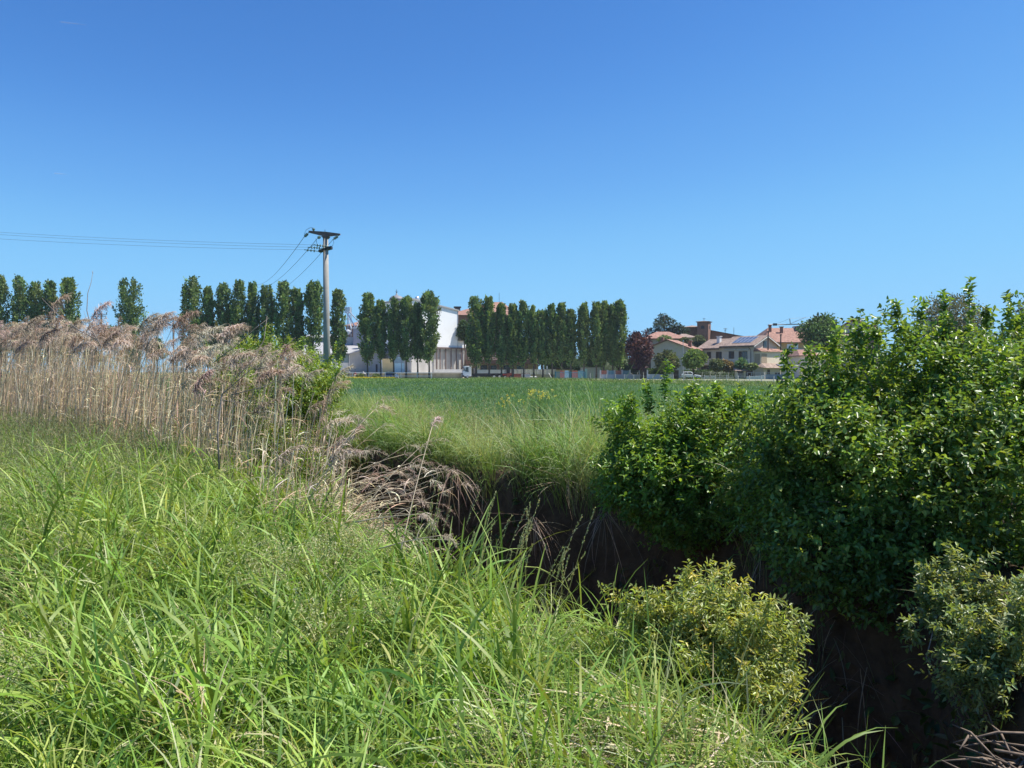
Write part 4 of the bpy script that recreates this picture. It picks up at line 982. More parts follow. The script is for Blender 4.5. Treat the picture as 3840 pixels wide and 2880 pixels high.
# ------------------------------------------------------------------ buildings
def pbox(px0, px1, py0, py1, Y, depth): return (X(px0, Y), X(px1, Y), Y, Y + depth, Z(py1, Y), Z(py0, Y))
def rotT(loc, deg): return Matrix.Translation(loc) @ Matrix.Rotation(R(deg), 4, 'Z')
def window(parent, T, x0, x1, z0, z1, y, glass='glass', frame='wood', name='window'):
    """in a wall plane y (outside towards -y)"""
    o = MB(T).box(x0, x1, y - .05, y + .02, z0, z1).build(name, M[frame], parent)
    MB(T).box(x0 + .09, (x0 + x1) / 2 - .04, y - .065, y - .02, z0 + .09, z1 - .09).build('pane', M[glass], o)
    MB(T).box((x0 + x1) / 2 + .04, x1 - .09, y - .065, y - .02, z0 + .09, z1 - .09).build('pane', M[glass], o)
    return o
def shutters(parent, T, x0, x1, z0, z1, y, w=.5):
    for a, b_ in ((x0 - w, x0 - .02), (x1 + .02, x1 + w)):
        MB(T).box(a, b_, y - .09, y - .03, z0, z1).build('shutter', M['wood'], parent)

def hip_house(label, px0, px1, eave, ridge, Y, depth, wall, roof, rx0=.3, rx1=.7, over=.5, base=0, gable=False, name='house', chim=(), wins=(), deg=0, winmat='wood'):
    x0, x1 = X(px0, Y), X(px1, Y); ze, zr = Z(eave, Y), Z(ridge, Y + depth / 2)
    w = x1 - x0
    t_ = thing(name, label, 'house', ((x0 + x1) / 2, Y, 0))
    T = rotT(Vector(((x0 + x1) / 2, Y, 0)), deg)
    MB(T).box(-w / 2, w / 2, 0, depth, base, ze).build('wall', M[wall], t_)
    a = w * rx0 - w / 2; b_ = w * rx1 - w / 2; o = over
    mb = MB(T)
    lo = [(-w / 2 - o, -o, ze + .004), (w / 2 + o, -o, ze + .004), (w / 2 + o, depth + o, ze + .004), (-w / 2 - o, depth + o, ze + .004)]
    mid = [(v[0], v[1], v[2] + .18) for v in lo]
    mb.add(lo + mid + [(a, depth / 2, zr), (b_, depth / 2, zr)], [(3, 2, 1, 0), (0, 1, 5, 4), (1, 2, 6, 5), (2, 3, 7, 6), (3, 0, 4, 7), (4, 5, 9, 8), (6, 7, 8, 9), (5, 6, 9), (7, 4, 8)])
    rf = mb.build('roof', M[roof], t_)
    for (fx, fy, h) in chim:
        cxx = w * fx - w / 2; zz_ = ze + (zr - ze) * .55
        MB(T).box(cxx - .35, cxx + .35, depth * fy - .3, depth * fy + .3, zz_ - .8, zz_ + h).box(cxx - .5, cxx + .5, depth * fy - .45, depth * fy + .45, zz_ + h + .003, zz_ + h + .22).build('chimney', M['brick'], rf)
    for (fx, z0, ww, hh) in wins:
        window(t_, T, w * fx - w / 2 - ww / 2, w * fx - w / 2 + ww / 2, z0, z0 + hh, 0, frame=winmat)
    return t_, T, w, ze, zr
# -- the house with solar panels
hx, hy = X(2825, 185), 185.0
HT = rotT(Vector((hx, hy, 0)), -52.6)
ZE, ZR, LW, DW_ = 8.2, 10.45, 16.0, 9.9
hs = thing('solar_panel_house', 'two storey cream house with solar panels on its tiled roof', 'house', (hx, hy, 0))
MB(HT).prism([(0, -.4), (DW_, -.4), (DW_, ZE), (DW_ / 2, ZR - .1), (0, ZE)], 'x', -9.6, 0).prism([(0.004, -.4), (DW_ - .004, -.4), (DW_ - .004, ZE - .4), (DW_ / 2, ZR - .5), (0.004, ZE - .4)], 'x', -LW, -9.603).build('wall', M['beige'], hs)
def roofpair(T, x0, x1, d, ze, zr, o=.7, th=.2):
    mb = MB(T); sl = (zr - ze) / (d / 2)
    for s in (0, 1):
        f = (lambda y: y) if s == 0 else (lambda y: d - y)
        pr = [(f(-o), ze - sl * o), (f(d / 2), zr), (f(d / 2), zr + th), (f(-o), ze - sl * o + th)]
        mb.prism(pr, 'x', x0, x1)
    return mb
rf = roofpair(HT, -9.6, .75, DW_, ZE, ZR).build('roof', M['tile_brown'], hs)
rf2 = roofpair(HT, -LW - .9, -9.603, DW_, ZE - .4, ZR - .4).build('roof', M['tile_brown'], hs)
sl = (ZR - ZE) / (DW_ / 2); nrm_ = Vector((0, -sl, 1)).normalized()
mb = MB(HT)   # pale verge boards of the gable
for s in (0, 1):
    f = (lambda y: y) if s == 0 else (lambda y: DW_ - y)
    mb.prism([(f(-.7), ZE - sl * .7 - .22), (f(DW_ / 2), ZR - .22), (f(DW_ / 2), ZR - .004), (f(-.7), ZE - sl * .7 - .004)], 'x', .62, .76)
mb.build('verge_board', M['plaster_white'], hs)
MB(HT).box(-9.6, .6, -.85, -.70, ZE - .52, ZE - .36).build('gutter', M['dark'], hs)
MB(HT).box(-LW - .9, -9.61, -.85, -.70, ZE - .92, ZE - .76).build('gutter', M['dark'], hs)
for r_ in range(2):
    for c_ in range(5):
        x0 = -6.9 + c_ * 1.12; y0 = .75 + r_ * 1.75
        q = lambda x, y, h: (x, y, ZE + sl * y + .2 + h)
        lo = [q(x0, y0, .06), q(x0 + 1.06, y0, .06), q(x0 + 1.06, y0 + 1.68, .06), q(x0, y0 + 1.68, .06)]; hi = [(v[0], v[1] - .01, v[2] + .05) for v in lo]
        pn = MB(HT).hexa(lo, hi).build('solar_panel', M['alu'], hs)
        lo = [q(x0 + .06, y0 + .07, .112), q(x0 + 1.0, y0 + .07, .112), q(x0 + 1.0, y0 + 1.61, .112), q(x0 + .06, y0 + 1.61, .112)]; hi = [(v[0], v[1], v[2] + .012) for v in lo]
        MB(HT).hexa(lo, hi).build('solar_cells', M['panel'], pn)
def t_of(px): return -(hx * F - (px - 1920) * hy) / (.607 * F + .794 * (px - 1920))
def wz(py, t): return EYE - (py - HOR) / F * (hy + .794 * -t)
def hwin(zx0, zx1, zy0, zy1, kind):
    t0, t1 = t_of(2300 + zx0 * .3164), t_of(2300 + zx1 * .3164); z1, z0 = wz(1120 + zy0 * .3164, t0), wz(1120 + zy1 * .3164, t0)
    if kind == 'shut': MB(HT).box(t0, t1, -.10, .02, z0, z1).build('shutter', M['wood'], hs)
    else: window(hs, HT, t0, t1, z0, z1, 0, name=kind)
hwin(1108, 1157, 635, 708, 'shut'); hwin(1217, 1252, 630, 735, 'shut'); hwin(1254, 1284, 630, 735, 'door'); hwin(1367, 1400, 625, 710, 'window'); hwin(1402, 1430, 625, 710, 'shut')
hwin(1487, 1520, 625, 750, 'shut'); hwin(1524, 1587, 625, 750, 'door')
t0, t1 = t_of(2300 + 1060 * .3164), t_of(2300 + 1715 * .3164); zb_ = wz(1120 + 766 * .3164, t1)
MB(HT).box(t0, -.05, -1.35, -.003, zb_ - .22, zb_).build('balcony', M['slab'], hs)
mb = MB(HT); mb.box(t0, -.1, -1.33, -1.28, zb_ + .98, zb_ + 1.04)
for k in range(72): x_ = t0 + (-.1 - t0) * k / 71; mb.box(x_ - .015, x_ + .015, -1.32, -1.29, zb_ + .002, zb_ + .98)
mb.build('railing', M['alu'], hs)
for (z0_, z1_, w_) in [(1315, 1455, 0), (1462, 1610, 0)]:
    a, b_ = t_of(2300 + z0_ * .3164), t_of(2300 + z1_ * .3164); zz_ = wz(1120 + 606 * .3164, a)
    MB(HT).box(a, b_, -.28, -.003, zz_ - .22, zz_ + .22).build('awning', M['grey_wall'], hs)
MB(HT).tube([(-1.0, -.75, ZE - .45), (-.7, -.3, ZE - 1.1), (-.7, -.12, ZE - 1.5), (-.7, -.12, zb_)], .06, 6).build('downpipe', M['dark'], hs)
MB(HT).box(-LW + .2, -.2, -.06, .0, 0, zb_ - .5).build('ground_floor_front', M['wood'], hs)
for (x_, y_, z0_, z1_) in [(2.3, 2.6, 6.9, 11.2), (2.5, 7.6, 6.9, 10.6)]:
    MB(HT).tube([(x_, y_, z0_), (x_, y_, z1_)], .16, 10).tube([(x_, y_, z1_), (x_, y_, z1_ + .28)], [.24, .26], 10).build('flue_pipe', M['dark'], hs)
MB(HT).box(-12.6, -11.7, 2.2, 3.0, ZE + .6, ZR + .2).box(-12.75, -11.55, 2.05, 3.15, ZR + .203, ZR + .36).build('chimney', M['plaster_white'], hs)
# gable bay, porch
MB(HT).box(.003, 1.9, .3, DW_ - .2, 3.4, 6.55).build('bay_wall', M['cream'], hs)
MB(HT).hexa([(-.003 + .01, -.1, 6.56), (2.4, -.1, 6.56), (2.4, DW_ + .2, 6.56), (.007, DW_ + .2, 6.56)], [(.007, .3, 7.35), (.5, .3, 7.35), (.5, DW_ - .2, 7.35), (.007, DW_ - .2, 7.35)]).build('bay_roof', M['tile_red'], hs)
mb = MB(HT); mb.box(1.905, 1.96, .5, 2.7, 3.7, 6.0); mb.build('louver_screen', M['louver'], hs)
mb = MB(HT); mb.box(.2, 1.7, .22, .295, 3.7, 6.0); mb.build('louver_screen', M['louver'], hs)
MB(HT).box(.003, 2.4, .6, DW_, -.4, 3.39).build('porch_wall', M['beige'], hs)
MB(HT).hexa([(.005, -.8, 3.02), (4.2, -.8, 2.55), (4.2, DW_ + 2.2, 2.55), (.005, DW_ + 2.2, 3.02)], [(.005, .5, 3.6), (1.95, .5, 3.7), (1.95, DW_ + 1, 3.7), (.005, DW_ + 1, 3.6)]).build('porch_roof', M['tile_brown'], hs)
MB(HT).hexa([(2.6, 5.4, 3.5), (4.3, 5.4, 2.78), (4.3, DW_ + 2, 2.78), (2.6, DW_ + 2, 3.5)], [(2.6, 5.4, 3.56), (4.3, 5.4, 2.84), (4.3, DW_ + 2, 2.84), (2.6, DW_ + 2, 3.56)]).build('porch_solar_panel', M['panel'], hs)
for y_ in (DW_ + 1.9, 5.2): MB(HT).box(3.9, 4.1, y_ - .1, y_ + .1, -.4, 2.55).build('porch_post', M['cream'], hs)
MB(HT).box(2.405, 2.45, 2.2, 3.2, 0, 2.2).build('door', M['wood'], hs)
MB(HT).box(2.405, 2.45, 5.4, 8.2, .5, 1.4).build('window', M['wood'], hs)
MB(HT).box(.003, .06, 3.9, 5.4, 7.6, 9.2).build('window', M['glass'], hs)
def antenna(label, px, py0, py1, Y, yagi=True, group=None):
    t_ = thing('roof_antenna', label, 'antenna', tuple(P(px, py1, Y)), group)
    MB().tube([P(px, py1, Y), P(px, py0, Y)], .05, 5).build('mast', M['dark'], t_)
    if yagi:
        for dp, w in ((0, 7), (5, 5), (9, 3)):
            a = P(px - w, py0 + 2 + dp, Y); b_ = P(px + w, py0 + 1 + dp, Y); MB().tube([a, b_], .05, 4).build('aerial_rod', M['dark'], t_)
    return t_
antenna('television antenna with crossed rods on the ridge of the solar panel house', 2719, 1231, 1264, 194)
antenna('plain thin mast on the ridge of the solar panel house', 2751, 1228, 1260, 192, False)
# -- house with orange red roof and grey gable
ht = rotT(Vector((X(2478, 192), 192, 0)), -28)
t_ = thing('red_roof_house', 'house with a low orange red roof and a grey beige gable wall', 'house', (X(2478, 192), 192, 0))
zap, zev = Z(1277, 195), Z(1309, 193)
MB(ht).prism([(-2.6, -.3), (7.4, -.3), (7.4, zev), (1.6, zap - .15), (-2.6, zev + .5)], 'y', 0, 9).build('wall', M['beige'], t_)
rf = MB(ht)
rf.prism([(1.6, zap), (8.4, zev - .35), (8.4, zev - .13), (1.6, zap + .2)], 'y', -.8, 9.8)
rf.prism([(1.595, zap), (-3.4, zev + .25), (-3.4, zev + .45), (1.595, zap + .2)], 'y', -.8, 9.8)
rf = rf.build('roof', M['tile_red'], t_)
MB(ht).box(6.2, 7.0, 2.6, 3.3, zev - .1, zev + 1.9).box(6.05, 7.15, 2.45, 3.45, zev + 1.903, zev + 2.1).build('chimney', M['brick'], rf)
MB(ht).box(-.2, .5, .5, 1.2, zap - .9, zap + .7).build('chimney', M['brick'], rf)
MB(ht).box(-5.2, -2.603, 1, 8.6, -.2, zev - 1.2).build('annex_wall', M['wood'], t_)
MB(ht).box(.9, 2.1, -.05, .02, 4.6, 5.4).build('window', M['wood'], t_)
# -- other roofs
hip_house('house with a broad hipped brown red roof below the cedars', 2428, 2566, 1272, 1244, 210, 14, 'beige', 'tile_red', .38, .72, 1.0, wins=[(.2, 5.8, 1.2, 1.3), (.6, 5.8, 1.2, 1.3)])
hip_house('long low tiled roof house below the church at left', 2552, 2604, 1268, 1252, 214, 12, 'beige', 'tile_brown', .4, .7, .8)
ob = hip_house('ochre apartment building with a large patchy tiled roof and white shutters', 2880, 3080, 1286, 1230, 205, 18, 'ochre', 'tile_red', .2, .85, 1.0, chim=[(.18, .35, 2.6), (.38, .3, 2.0)], name='apartment_building')
for (a_, b_) in ((2950, 2971), (2978, 2992)):
    q = pbox(a_, b_, 1290, 1308, 205, .1); MB().box(q[0], q[1], 204.9, 205.02, q[4], q[5]).build('roller_shutter', M['white'], ob[0])
q = pbox(2943, 3010, 1308, 1319, 205, .1); MB().box(q[0], q[1], 203.6, 204.99, q[4], q[5]).build('balcony', M['grey_wall'], ob[0])
q = pbox(2985, 3012, 1224, 1240, 214, 3); MB().box(q[0], q[1], 212, 215, q[4], q[5] - .3).build('dormer', M['beige'], ob[0]); MB().box(q[0] - .6, q[1] + .6, 211.4, 215.6, q[5] - .297, q[5]).build('dormer_roof', M['tile_brown'], ob[0])
q_ = X(3204, 210)
lr = thing('long_red_roof_house', 'pale house with a long bright red roof right of the dense round tree', 'house', (q_, 210, 0))
lt = rotT(Vector((q_, 210, 0)), -33)
MB(lt).prism([(-5, -.2), (4.6, -.2), (4.6, 13.0), (-.2, 15.9), (-5, 13.0)], 'y', 0, 13).build('wall', M['grey_wall'], lr)
rf = MB(lt); rf.prism([(-.2, 16.1), (5.6, 12.6), (5.6, 12.85), (-.2, 16.4)], 'y', -.7, 14); rf.prism([(-.205, 16.1), (-6, 12.6), (-6, 12.85), (-.205, 16.4)], 'y', -.7, 14); rf = rf.build('roof', M['tile_red'], lr)
MB(lt).box(3.4, 4.3, 8, 8.8, 13.2, 15.2).build('chimney', M['brick'], rf)
MB(lt).box(4.603, 4.75, .2, 12.6, 12.0, 12.55).build('cornice', M['white'], lr)
for k, px in enumerate((3152, 3186, 3202, 3208)): antenna(['leftmost thin television aerial above the long red roof', 'second aerial from the left above the long red roof', 'third aerial from the left above the long red roof', 'shorter aerial close right of the third above the long red roof'][k], px, [1193, 1196, 1203, 1206][k], 1226, 214, True, 'aerials on the long red roof')
antenna('tall aerial at the right end of the long red roof, next to the dogwood top', 3276, 1203, 1245, 214)
hip_house('small dark red roofed house half hidden by the dogwood top', 3262, 3300, 1256, 1242, 200, 8, 'brick', 'tile_brown', .3, .7)
hip_house('pale house with grey roofs between the dense round tree and the long red roof', 3160, 3258, 1262, 1246, 207, 10, 'beige', 'tile_brown', .3, .8)
hip_house('single storey house with a low tiled roof behind the left edge of the dogwood', 3004, 3140, 1336, 1311, 150, 9, 'beige', 'tile_red', .12, .9, .5, chim=[(.52, .3, 1.3)], wins=[(.7, 1.2, 1.2, 1.2), (.3, 1.2, 1.2, 1.2)])
# -- church with bell tower
Yc = 240; cx0 = X(2634, Yc)
ch = thing('brick_church', 'brick church with a small bell tower topped by a cross', 'church', (cx0, Yc, 0))
ct_ = rotT(Vector((cx0, Yc, 0)), -28)
zc = lambda py: Z(py, Yc)
MB(ct_).box(-1.75, 1.75, 0, 3.5, 0, zc(1208)).build('bell_tower', M['brick'], ch)
MB(ct_).box(-2.1, 2.1, -.35, 3.85, zc(1208) + .003, zc(1205.5)).build('cornice', M['brick'], ch)
a = zc(1205.4); MB(ct_).add([(-2.2, -.45, a), (2.2, -.45, a), (2.2, 3.95, a), (-2.2, 3.95, a), (0, 1.75, zc(1202))], [(3, 2, 1, 0), (0, 1, 4), (1, 2, 4), (2, 3, 4), (3, 0, 4)]).build('tower_roof', M['tile_brown'], ch)
for (x_, y_) in ((-.55, -.03), ): MB(ct_).prism([(x_, zc(1233)), (x_ + 1.1, zc(1233)), (x_ + 1.1, zc(1223)), (x_ + .55, zc(1220)), (x_, zc(1223))], 'y', -.04, .1).build('belfry_opening', M['dark'], ch)
MB(ct_).prism([(1.2, zc(1233)), (2.3, zc(1233)), (2.3, zc(1223)), (1.75, zc(1220)), (1.2, zc(1223))], 'x', 1.7, 1.8).build('belfry_opening', M['dark'], ch)
MB(ct_).box(-.05, .05, 1.70, 1.80, zc(1202) - .1, zc(1191)).box(-.45, .45, 1.71, 1.79, zc(1195), zc(1194)).build('cross', M['dark'], ch)
MB(ct_).lathe([(3.6, zc(1262)), (3.6, zc(1224)), (3.9, zc(1223.6))], (-4.9, 6, 0), 8).build('drum', M['brick'], ch)
MB(ct_).lathe([(4.2, zc(1223.5)), (.1, zc(1215))], (-4.9, 6, 0), 8).build('drum_roof', M['tile_brown'], ch)
MB(ct_).box(-6.9, -6.1, 2.2, 2.42, zc(1241), zc(1231)).build('drum_window', M['plaster_white'], ch)
MB(ct_).prism([(-9.0, 0), (12.0, 0), (12.0, zc(1262)), (1.0, zc(1236)), (-9, zc(1258))], 'y', 3.6, 16).build('nave_wall', M['brick'], ch)
rf = MB(ct_); rf.prism([(.9, zc(1236) + .02), (12.9, zc(1262) - .5), (12.9, zc(1262) - .2), (.9, zc(1234))], 'y', 3.2, 16.5); rf.prism([(.895, zc(1236) + .02), (-10, zc(1258) - .5), (-10, zc(1258) - .2), (.895, zc(1234))], 'y', 3.2, 16.5); rf.build('nave_roof', M['tile_brown'], ch)
# -- crane
Yk = 330; t_ = thing('tower_crane', 'thin grey tower crane reaching out above the ochre building', 'crane', (X(3060, Yk), Yk, 0))
mb = MB()
for (a, b_) in [((2884, 1217), (3062, 1214)), ((2884, 1218.5), (3062, 1216.5))]: mb.tube([P(*a, Yk), P(*b_, Yk)], .12, 4)
for k in range(30): a = 2884 + 178 * k / 30; mb.tube([P(a, 1217 - 3 * k / 30, Yk), P(a + 6, 1218.5 - 2 * k / 30, Yk)], .06, 3)
mb.build('jib', M['steel'], t_)
MB().tube([P(3058, 1215, Yk), (X(3058, Yk), Yk, 0)], .5, 4).build('mast', M['steel'], t_)
MB().tube([P(2963, 1216, Yk), P(2960, 1195, Yk)], .22, 5).tube([P(2963, 1214, Yk), P(3020, 1190, Yk)], .1, 4).tube([P(2960, 1195, Yk), P(2915, 1213, Yk)], .05, 3).tube([P(2960, 1195, Yk), P(3040, 1190, Yk)], .05, 3).build('apex', M['steel'], t_)
a = P(2905, 1217, Yk); MB().box(a.x - .8, a.x + .8, Yk - .4, Yk + .4, a.z - .5, a.z + .5).build('trolley', M['dark'], t_)

# ------------------------------------------------------------------ industrial yard
# raised platform with stained retaining wall
Yw = 186.0
t_ = thing('loading_platform', 'long raised concrete platform with a stained front wall behind the poplars', 'platform', (X(1450, Yw), Yw, 0))
zt_p = Z(1396.5, Yw)
MB().box(X(1040, Yw), X(1735, Yw), Yw, Yw + 40, -.1, zt_p - .25).build('retaining_wall', M['stainwall'], t_)
MB().box(X(1036, Yw), X(1736, Yw), Yw - .15, Yw + 40, zt_p - .247, zt_p).build('slab', M['slab'], t_)
q = pbox(1627, 1735, 1385, 1392, 197, .5); MB().box(q[0], q[1], 197, 199, zt_p + .003, q[5]).build('kerb_block', M['plaster_white'], t_)
# guard rail in front of the poplars
Yr = 172.0
gr = thing('guard_rail', 'white painted two bar guard rail along the yard road', 'guard rail', (X(1330, Yr), Yr, 0))
for px in [1045, 1085, 1125, 1165, 1205, 1247, 1285, 1322, 1382, 1445, 1503, 1564, 1618]:
    MB().box(X(px, Yr) - .06, X(px, Yr) + .06, Yr + .06, Yr + .18, -.1, Z(1397, Yr)).build('post', M['rail'], gr)
for py in (1398, 1410):
    MB().box(X(1040, Yr), X(1622, Yr), Yr, Yr + .055, Z(py + .9, Yr), Z(py - .9, Yr)).build('rail', M['rail'], gr)
# grey gabled shed (left)
Ys = 206.0
sd = thing('grey_gable_shed', 'wide low shed with a grey sheet roof and plain grey gable wall', 'shed', (X(1290, Ys), Ys, 0))
xg0, xg1, zg = X(1312, Ys), X(1412, Ys), Z(1326, Ys); 
MB().prism([(xg0, zt_p), (xg1 + 1.5, zt_p), (xg1 + 1.5, Z(1318, Ys)), (X(1362, Ys), Z(1312, Ys)), (xg0, zg)], 'y', Ys, Ys + 22).build('gable_wall', M['grey_wall'], sd)
MB().box(X(1150, Ys), xg0 - .003, Ys + .4, Ys + 22, zt_p, Z(1360, Ys)).build('side_wall', M['plaster_white'], sd)
mb = MB(); mb.box(X(1150, Ys), xg0 - .05, Ys + .55, Ys + 21, Z(1360, Ys) + .003, Z(1331, Ys)); mb.build('window_band', M['gatepaint'], sd)
mb = MB()
for k in range(40): x_ = X(1150, Ys) + (xg0 - .3 - X(1150, Ys)) * k / 39; mb.box(x_ - .04, x_ + .04, Ys + .48, Ys + .54, Z(1360, Ys) + .01, Z(1331, Ys))
mb.build('window_bars', M['steel'], sd)
MB().box(X(1308, Ys), X(1312, Ys), Ys + .2, Ys + .38, zt_p, Z(1331, Ys)).build('corner_pillar', M['white'], sd)
ra = [(X(1140, Ys), Z(1326, Ys)), (X(1245, Ys), Z(1282, Ys)), (X(1300, Ys), Z(1288, Ys)), (X(1418, Ys), Z(1316, Ys))]
mb = MB(); mb.add([(X(1140, Ys), Ys - .5, Z(1330, Ys)), (X(1312, Ys), Ys - .9, Z(1325, Ys)), (X(1350, Ys + 12), Ys + 12, Z(1302, Ys + 12)), (X(1296, Ys + 22), Ys + 22, Z(1286, Ys + 22)), (X(1140, Ys + 22), Ys + 22, Z(1284, Ys + 22)), (X(1362, Ys), Ys - .6, Z(1311, Ys)), (X(1420, Ys), Ys - .6, Z(1318, Ys)), (X(1420, Ys + 22), Ys + 22, Z(1300, Ys + 22))], [(0, 1, 2, 3, 4), (1, 5, 2), (5, 6, 7, 3, 2)])
o = mb.build('roof', M['roof_grey'], sd); so_ = o.modifiers.new('thick', 'SOLIDIFY'); so_.thickness = .3
MB().box(X(1308, Ys), X(1309, Ys), Ys - .12, Ys, zt_p, Z(1330, Ys)).build('downpipe', M['dark'], sd)
MB().box(X(1409, Ys) , X(1416, Ys), Ys - .06, Ys + .02, zt_p, Z(1366, Ys)).build('door', M['dark'], sd)
# hall with sloping white roof edge, left of pole
hip_house('long grey hall behind the poplars left of the power pole', 1120, 1262, 1268, 1254, 236, 20, 'grey_wall', 'roof_grey', .1, .9, .6, name='industrial_hall')
# silo block
sb = thing('grey_silo_block', 'tall lavender grey windowless silo block left of the warehouse', 'silo', (X(1350, 222), 222, 0))
q = pbox(1325, 1420, 1232, 1393, 222, 12); MB().box(q[0], q[1], 222, 234, zt_p, q[5]).build('wall', mat('lavender_wall', (.38, .37, .42), .9, .06, .5), sb)
MB().box(q[0] - .2, q[1] + .2, 221.8, 234.2, q[5] + .003, q[5] + .35).build('parapet', M['plaster_white'], sb)
q = pbox(1300, 1324, 1264, 1330, 224, 6); MB().box(q[0], q[1] - .01, 224, 230, zt_p, q[5]).build('lower_block', M['steel'], sb)
MB().lathe([(1.6, Z(1393, 215)), (1.6, Z(1140, 215)), (1.3, Z(1134, 215)), (.6, Z(1130, 215)), (.05, Z(1129, 215))], (X(1442, 215), 215, 0), 16).build('silo_tube', M['steel'], sb, True)
# conveyor tower
ctw = thing('conveyor_tower', 'lattice grain elevator tower with slanting chutes behind the shed', 'elevator tower', (X(1308, 226), 226, 0))
mb = MB(); xa, xb = X(1303, 226), X(1316, 226)
for x_ in (xa, xb):
    for y_ in (226, 227.2): mb.tube([(x_, y_, zt_p), (x_, y_, Z(1152, 226))], .08, 4)
for k in range(16):
    z0, z1 = zt_p + (Z(1152, 226) - zt_p) * k / 16, zt_p + (Z(1152, 226) - zt_p) * (k + 1) / 16
    mb.tube([(xa, 226, z0), (xb, 226, z1)], .05, 3); mb.tube([(xa, 226, z1), (xb, 226, z1)], .05, 3)
mb.build('lattice', M['steel'], ctw)
a = P(1303, 1165, 225.6); MB().box(a.x - .7, a.x + .9, 225, 226, a.z - .8, a.z + 1.0).build('head_box', M['alu'], ctw)
for (a, b_) in [((1303, 1172), (1334, 1231)), ((1310, 1168), (1346, 1208)), ((1348, 1200), (1338, 1228)), ((1303, 1175), (1318, 1232))]: MB().tube([P(*a, 225), P(*b_, 224)], .17, 6).build('chute', M['alu'], ctw)
a = P(1305, 1248, 224); MB().lathe([(1.2, -.5), (1.2, .4), (.3, 1.0)], (a.x, a.y, a.z), 12).build('hopper', M['alu'], ctw)
hip_house('old house with a red tiled hip roof seen between chutes behind the elevator tower', 1298, 1352, 1224, 1207, 250, 14, 'brick', 'tile_red', .5, .9, .7)
# white warehouse
Yh = 196.0; wx0 = X(1552, Yh)
WT = rotT(Vector((X(1548, Yh), Yh, 0)), 40)
wh = thing('white_warehouse', 'tall white warehouse with a sloping roof edge and an open loading bay below', 'warehouse', (X(1548, Yh), Yh, 0))
def wl(px):          # distance along the facade for a photo column
    x0 = X(1548, Yh); c, s = math.cos(R(40)), math.sin(R(40)); k = (px - 1920) / F
    return (k * Yh - x0) / (c - k * s)
def wzz(py, l): return EYE - (py - HOR) / F * (Yh + l * math.sin(R(40)))
l1, l2 = wl(1717.5), wl(1748)
zt0, zt1, zb0 = wzz(1125, 0), wzz(1167, l1), wzz(1302, wl(1650))
MB(WT).prism([(0, zb0), (l1, zb0), (l1, zt1), (0, zt0)], 'y', 0, 14).build('upper_wall', M['white'], wh)
MB(WT).prism([(-.4, zt0 + .08), (l1 + .25, zt1 - .02), (l1 + .25, zt1 + .32), (-.4, zt0 + .45)], 'y', -.35, 14.4).build('roof', M['roof_grey'], wh)
MB(WT).box(l1 + .003, l2, .05, 12, zb0, wzz(1280, l2)).build('side_block', M['white'], wh)
MB(WT).box(l1 - .2, l2 + .3, -.3, 12.3, wzz(1280, l2) + .003, wzz(1277, l2)).build('side_roof', M['roof_grey'], wh)
MB(WT).box(l1 - .12, l1 + .003 - .01, -.12, -.003, zb0, zt1 - .05).build('downpipe', M['steel'], wh)
MB(WT).box(-.1, l2 + .2, -.45, -.003, zb0 - .35, zb0 - .003).build('canopy_beam', M['rust'], wh)
MB(WT).box(0, l2, .6, 12, zt_p, zb0 - .003).build('bay_wall', M['grey_wall'], wh)
for px in (1638, 1651, 1672, 1692, 1712, 1731, 1747):
    l = wl(px); MB(WT).box(l - .13, l + .13, -.1, .16, zt_p, zb0 - .352).build('column', M['rust'], wh)
MB(WT).box(wl(1650), wl(1747), .40, .46, wzz(1318, l1), wzz(1316, l1)).build('cable_tray', M['steel'], wh)
for px, d_ in ((1658, .9), (1690, .7)): l = wl(px); MB(WT).box(l - .4, l + .5, -.05, .3, wzz(1312, l) - .1, wzz(1312, l)).build('bay_lamp', M['lamp'], wh)
MB(WT).box(-.003 - .06, -.003, .3, 3.6, wzz(1160, 0), wzz(1148, 0) + .6).build('sign_board', M['redpaint'], wh)
sg = MB(WT)
zs0, zs1 = wzz(1160, 0) + .25, wzz(1148, 0) + .35; hh_ = zs1 - zs0
sg.box(-.09, -.066, 2.4, 2.7, zs0, zs1)
for f in (0, .43, .86): sg.box(-.092, -.066, 1.4, 2.397, zs0 + f * hh_, zs0 + f * hh_ + .14 * hh_)
sg.build('letter_e', M['white'], wh)
# left shaded wing with cream wall and blue gates
gx_ = 199.0
wg = thing('gate_wall', 'cream wall with tall pale blue gates under the poplars', 'wall', (X(1490, gx_), gx_, 0))
q = pbox(1432, 1474, 1345, 1393, gx_, .4); MB().box(q[0], q[1], gx_, gx_ + .5, zt_p, q[5]).build('wall', M['yellow'], wg)
q = pbox(1428, 1434, 1340, 1393, gx_, .4); MB().box(q[0], q[1] - .01, gx_ - .1, gx_ + .6, zt_p, q[5]).build('pillar', M['white'], wg)
q = pbox(1537, 1556, 1322, 1393, gx_, .4); MB().box(q[0], q[1], gx_ - .1, gx_ + .6, zt_p, q[5]).build('pillar', M['cream'], wg)
for a_, b_ in ((1476, 1504), (1506, 1535)):
    q = pbox(a_, b_, 1362, 1393, gx_, .1); gt = MB().box(q[0], q[1], gx_ + .1, gx_ + .2, zt_p, q[5]).build('gate', M['bluepaint'], wg)
    mb = MB()
    for k in range(14): x_ = q[0] + .06 + (q[1] - q[0] - .12) * k / 13; mb.box(x_ - .025, x_ + .025, gx_ + .12, gx_ + .17, q[5], Z(1340, gx_))
    mb.box(q[0], q[1], gx_ + .11, gx_ + .18, Z(1341, gx_), Z(1339.5, gx_)); mb.build('bars', M['bluepaint'], gt)
wgs = thing('warehouse_wing', 'shaded grey wing of the warehouse behind the poplars', 'warehouse', (X(1490, 212), 212, 0))
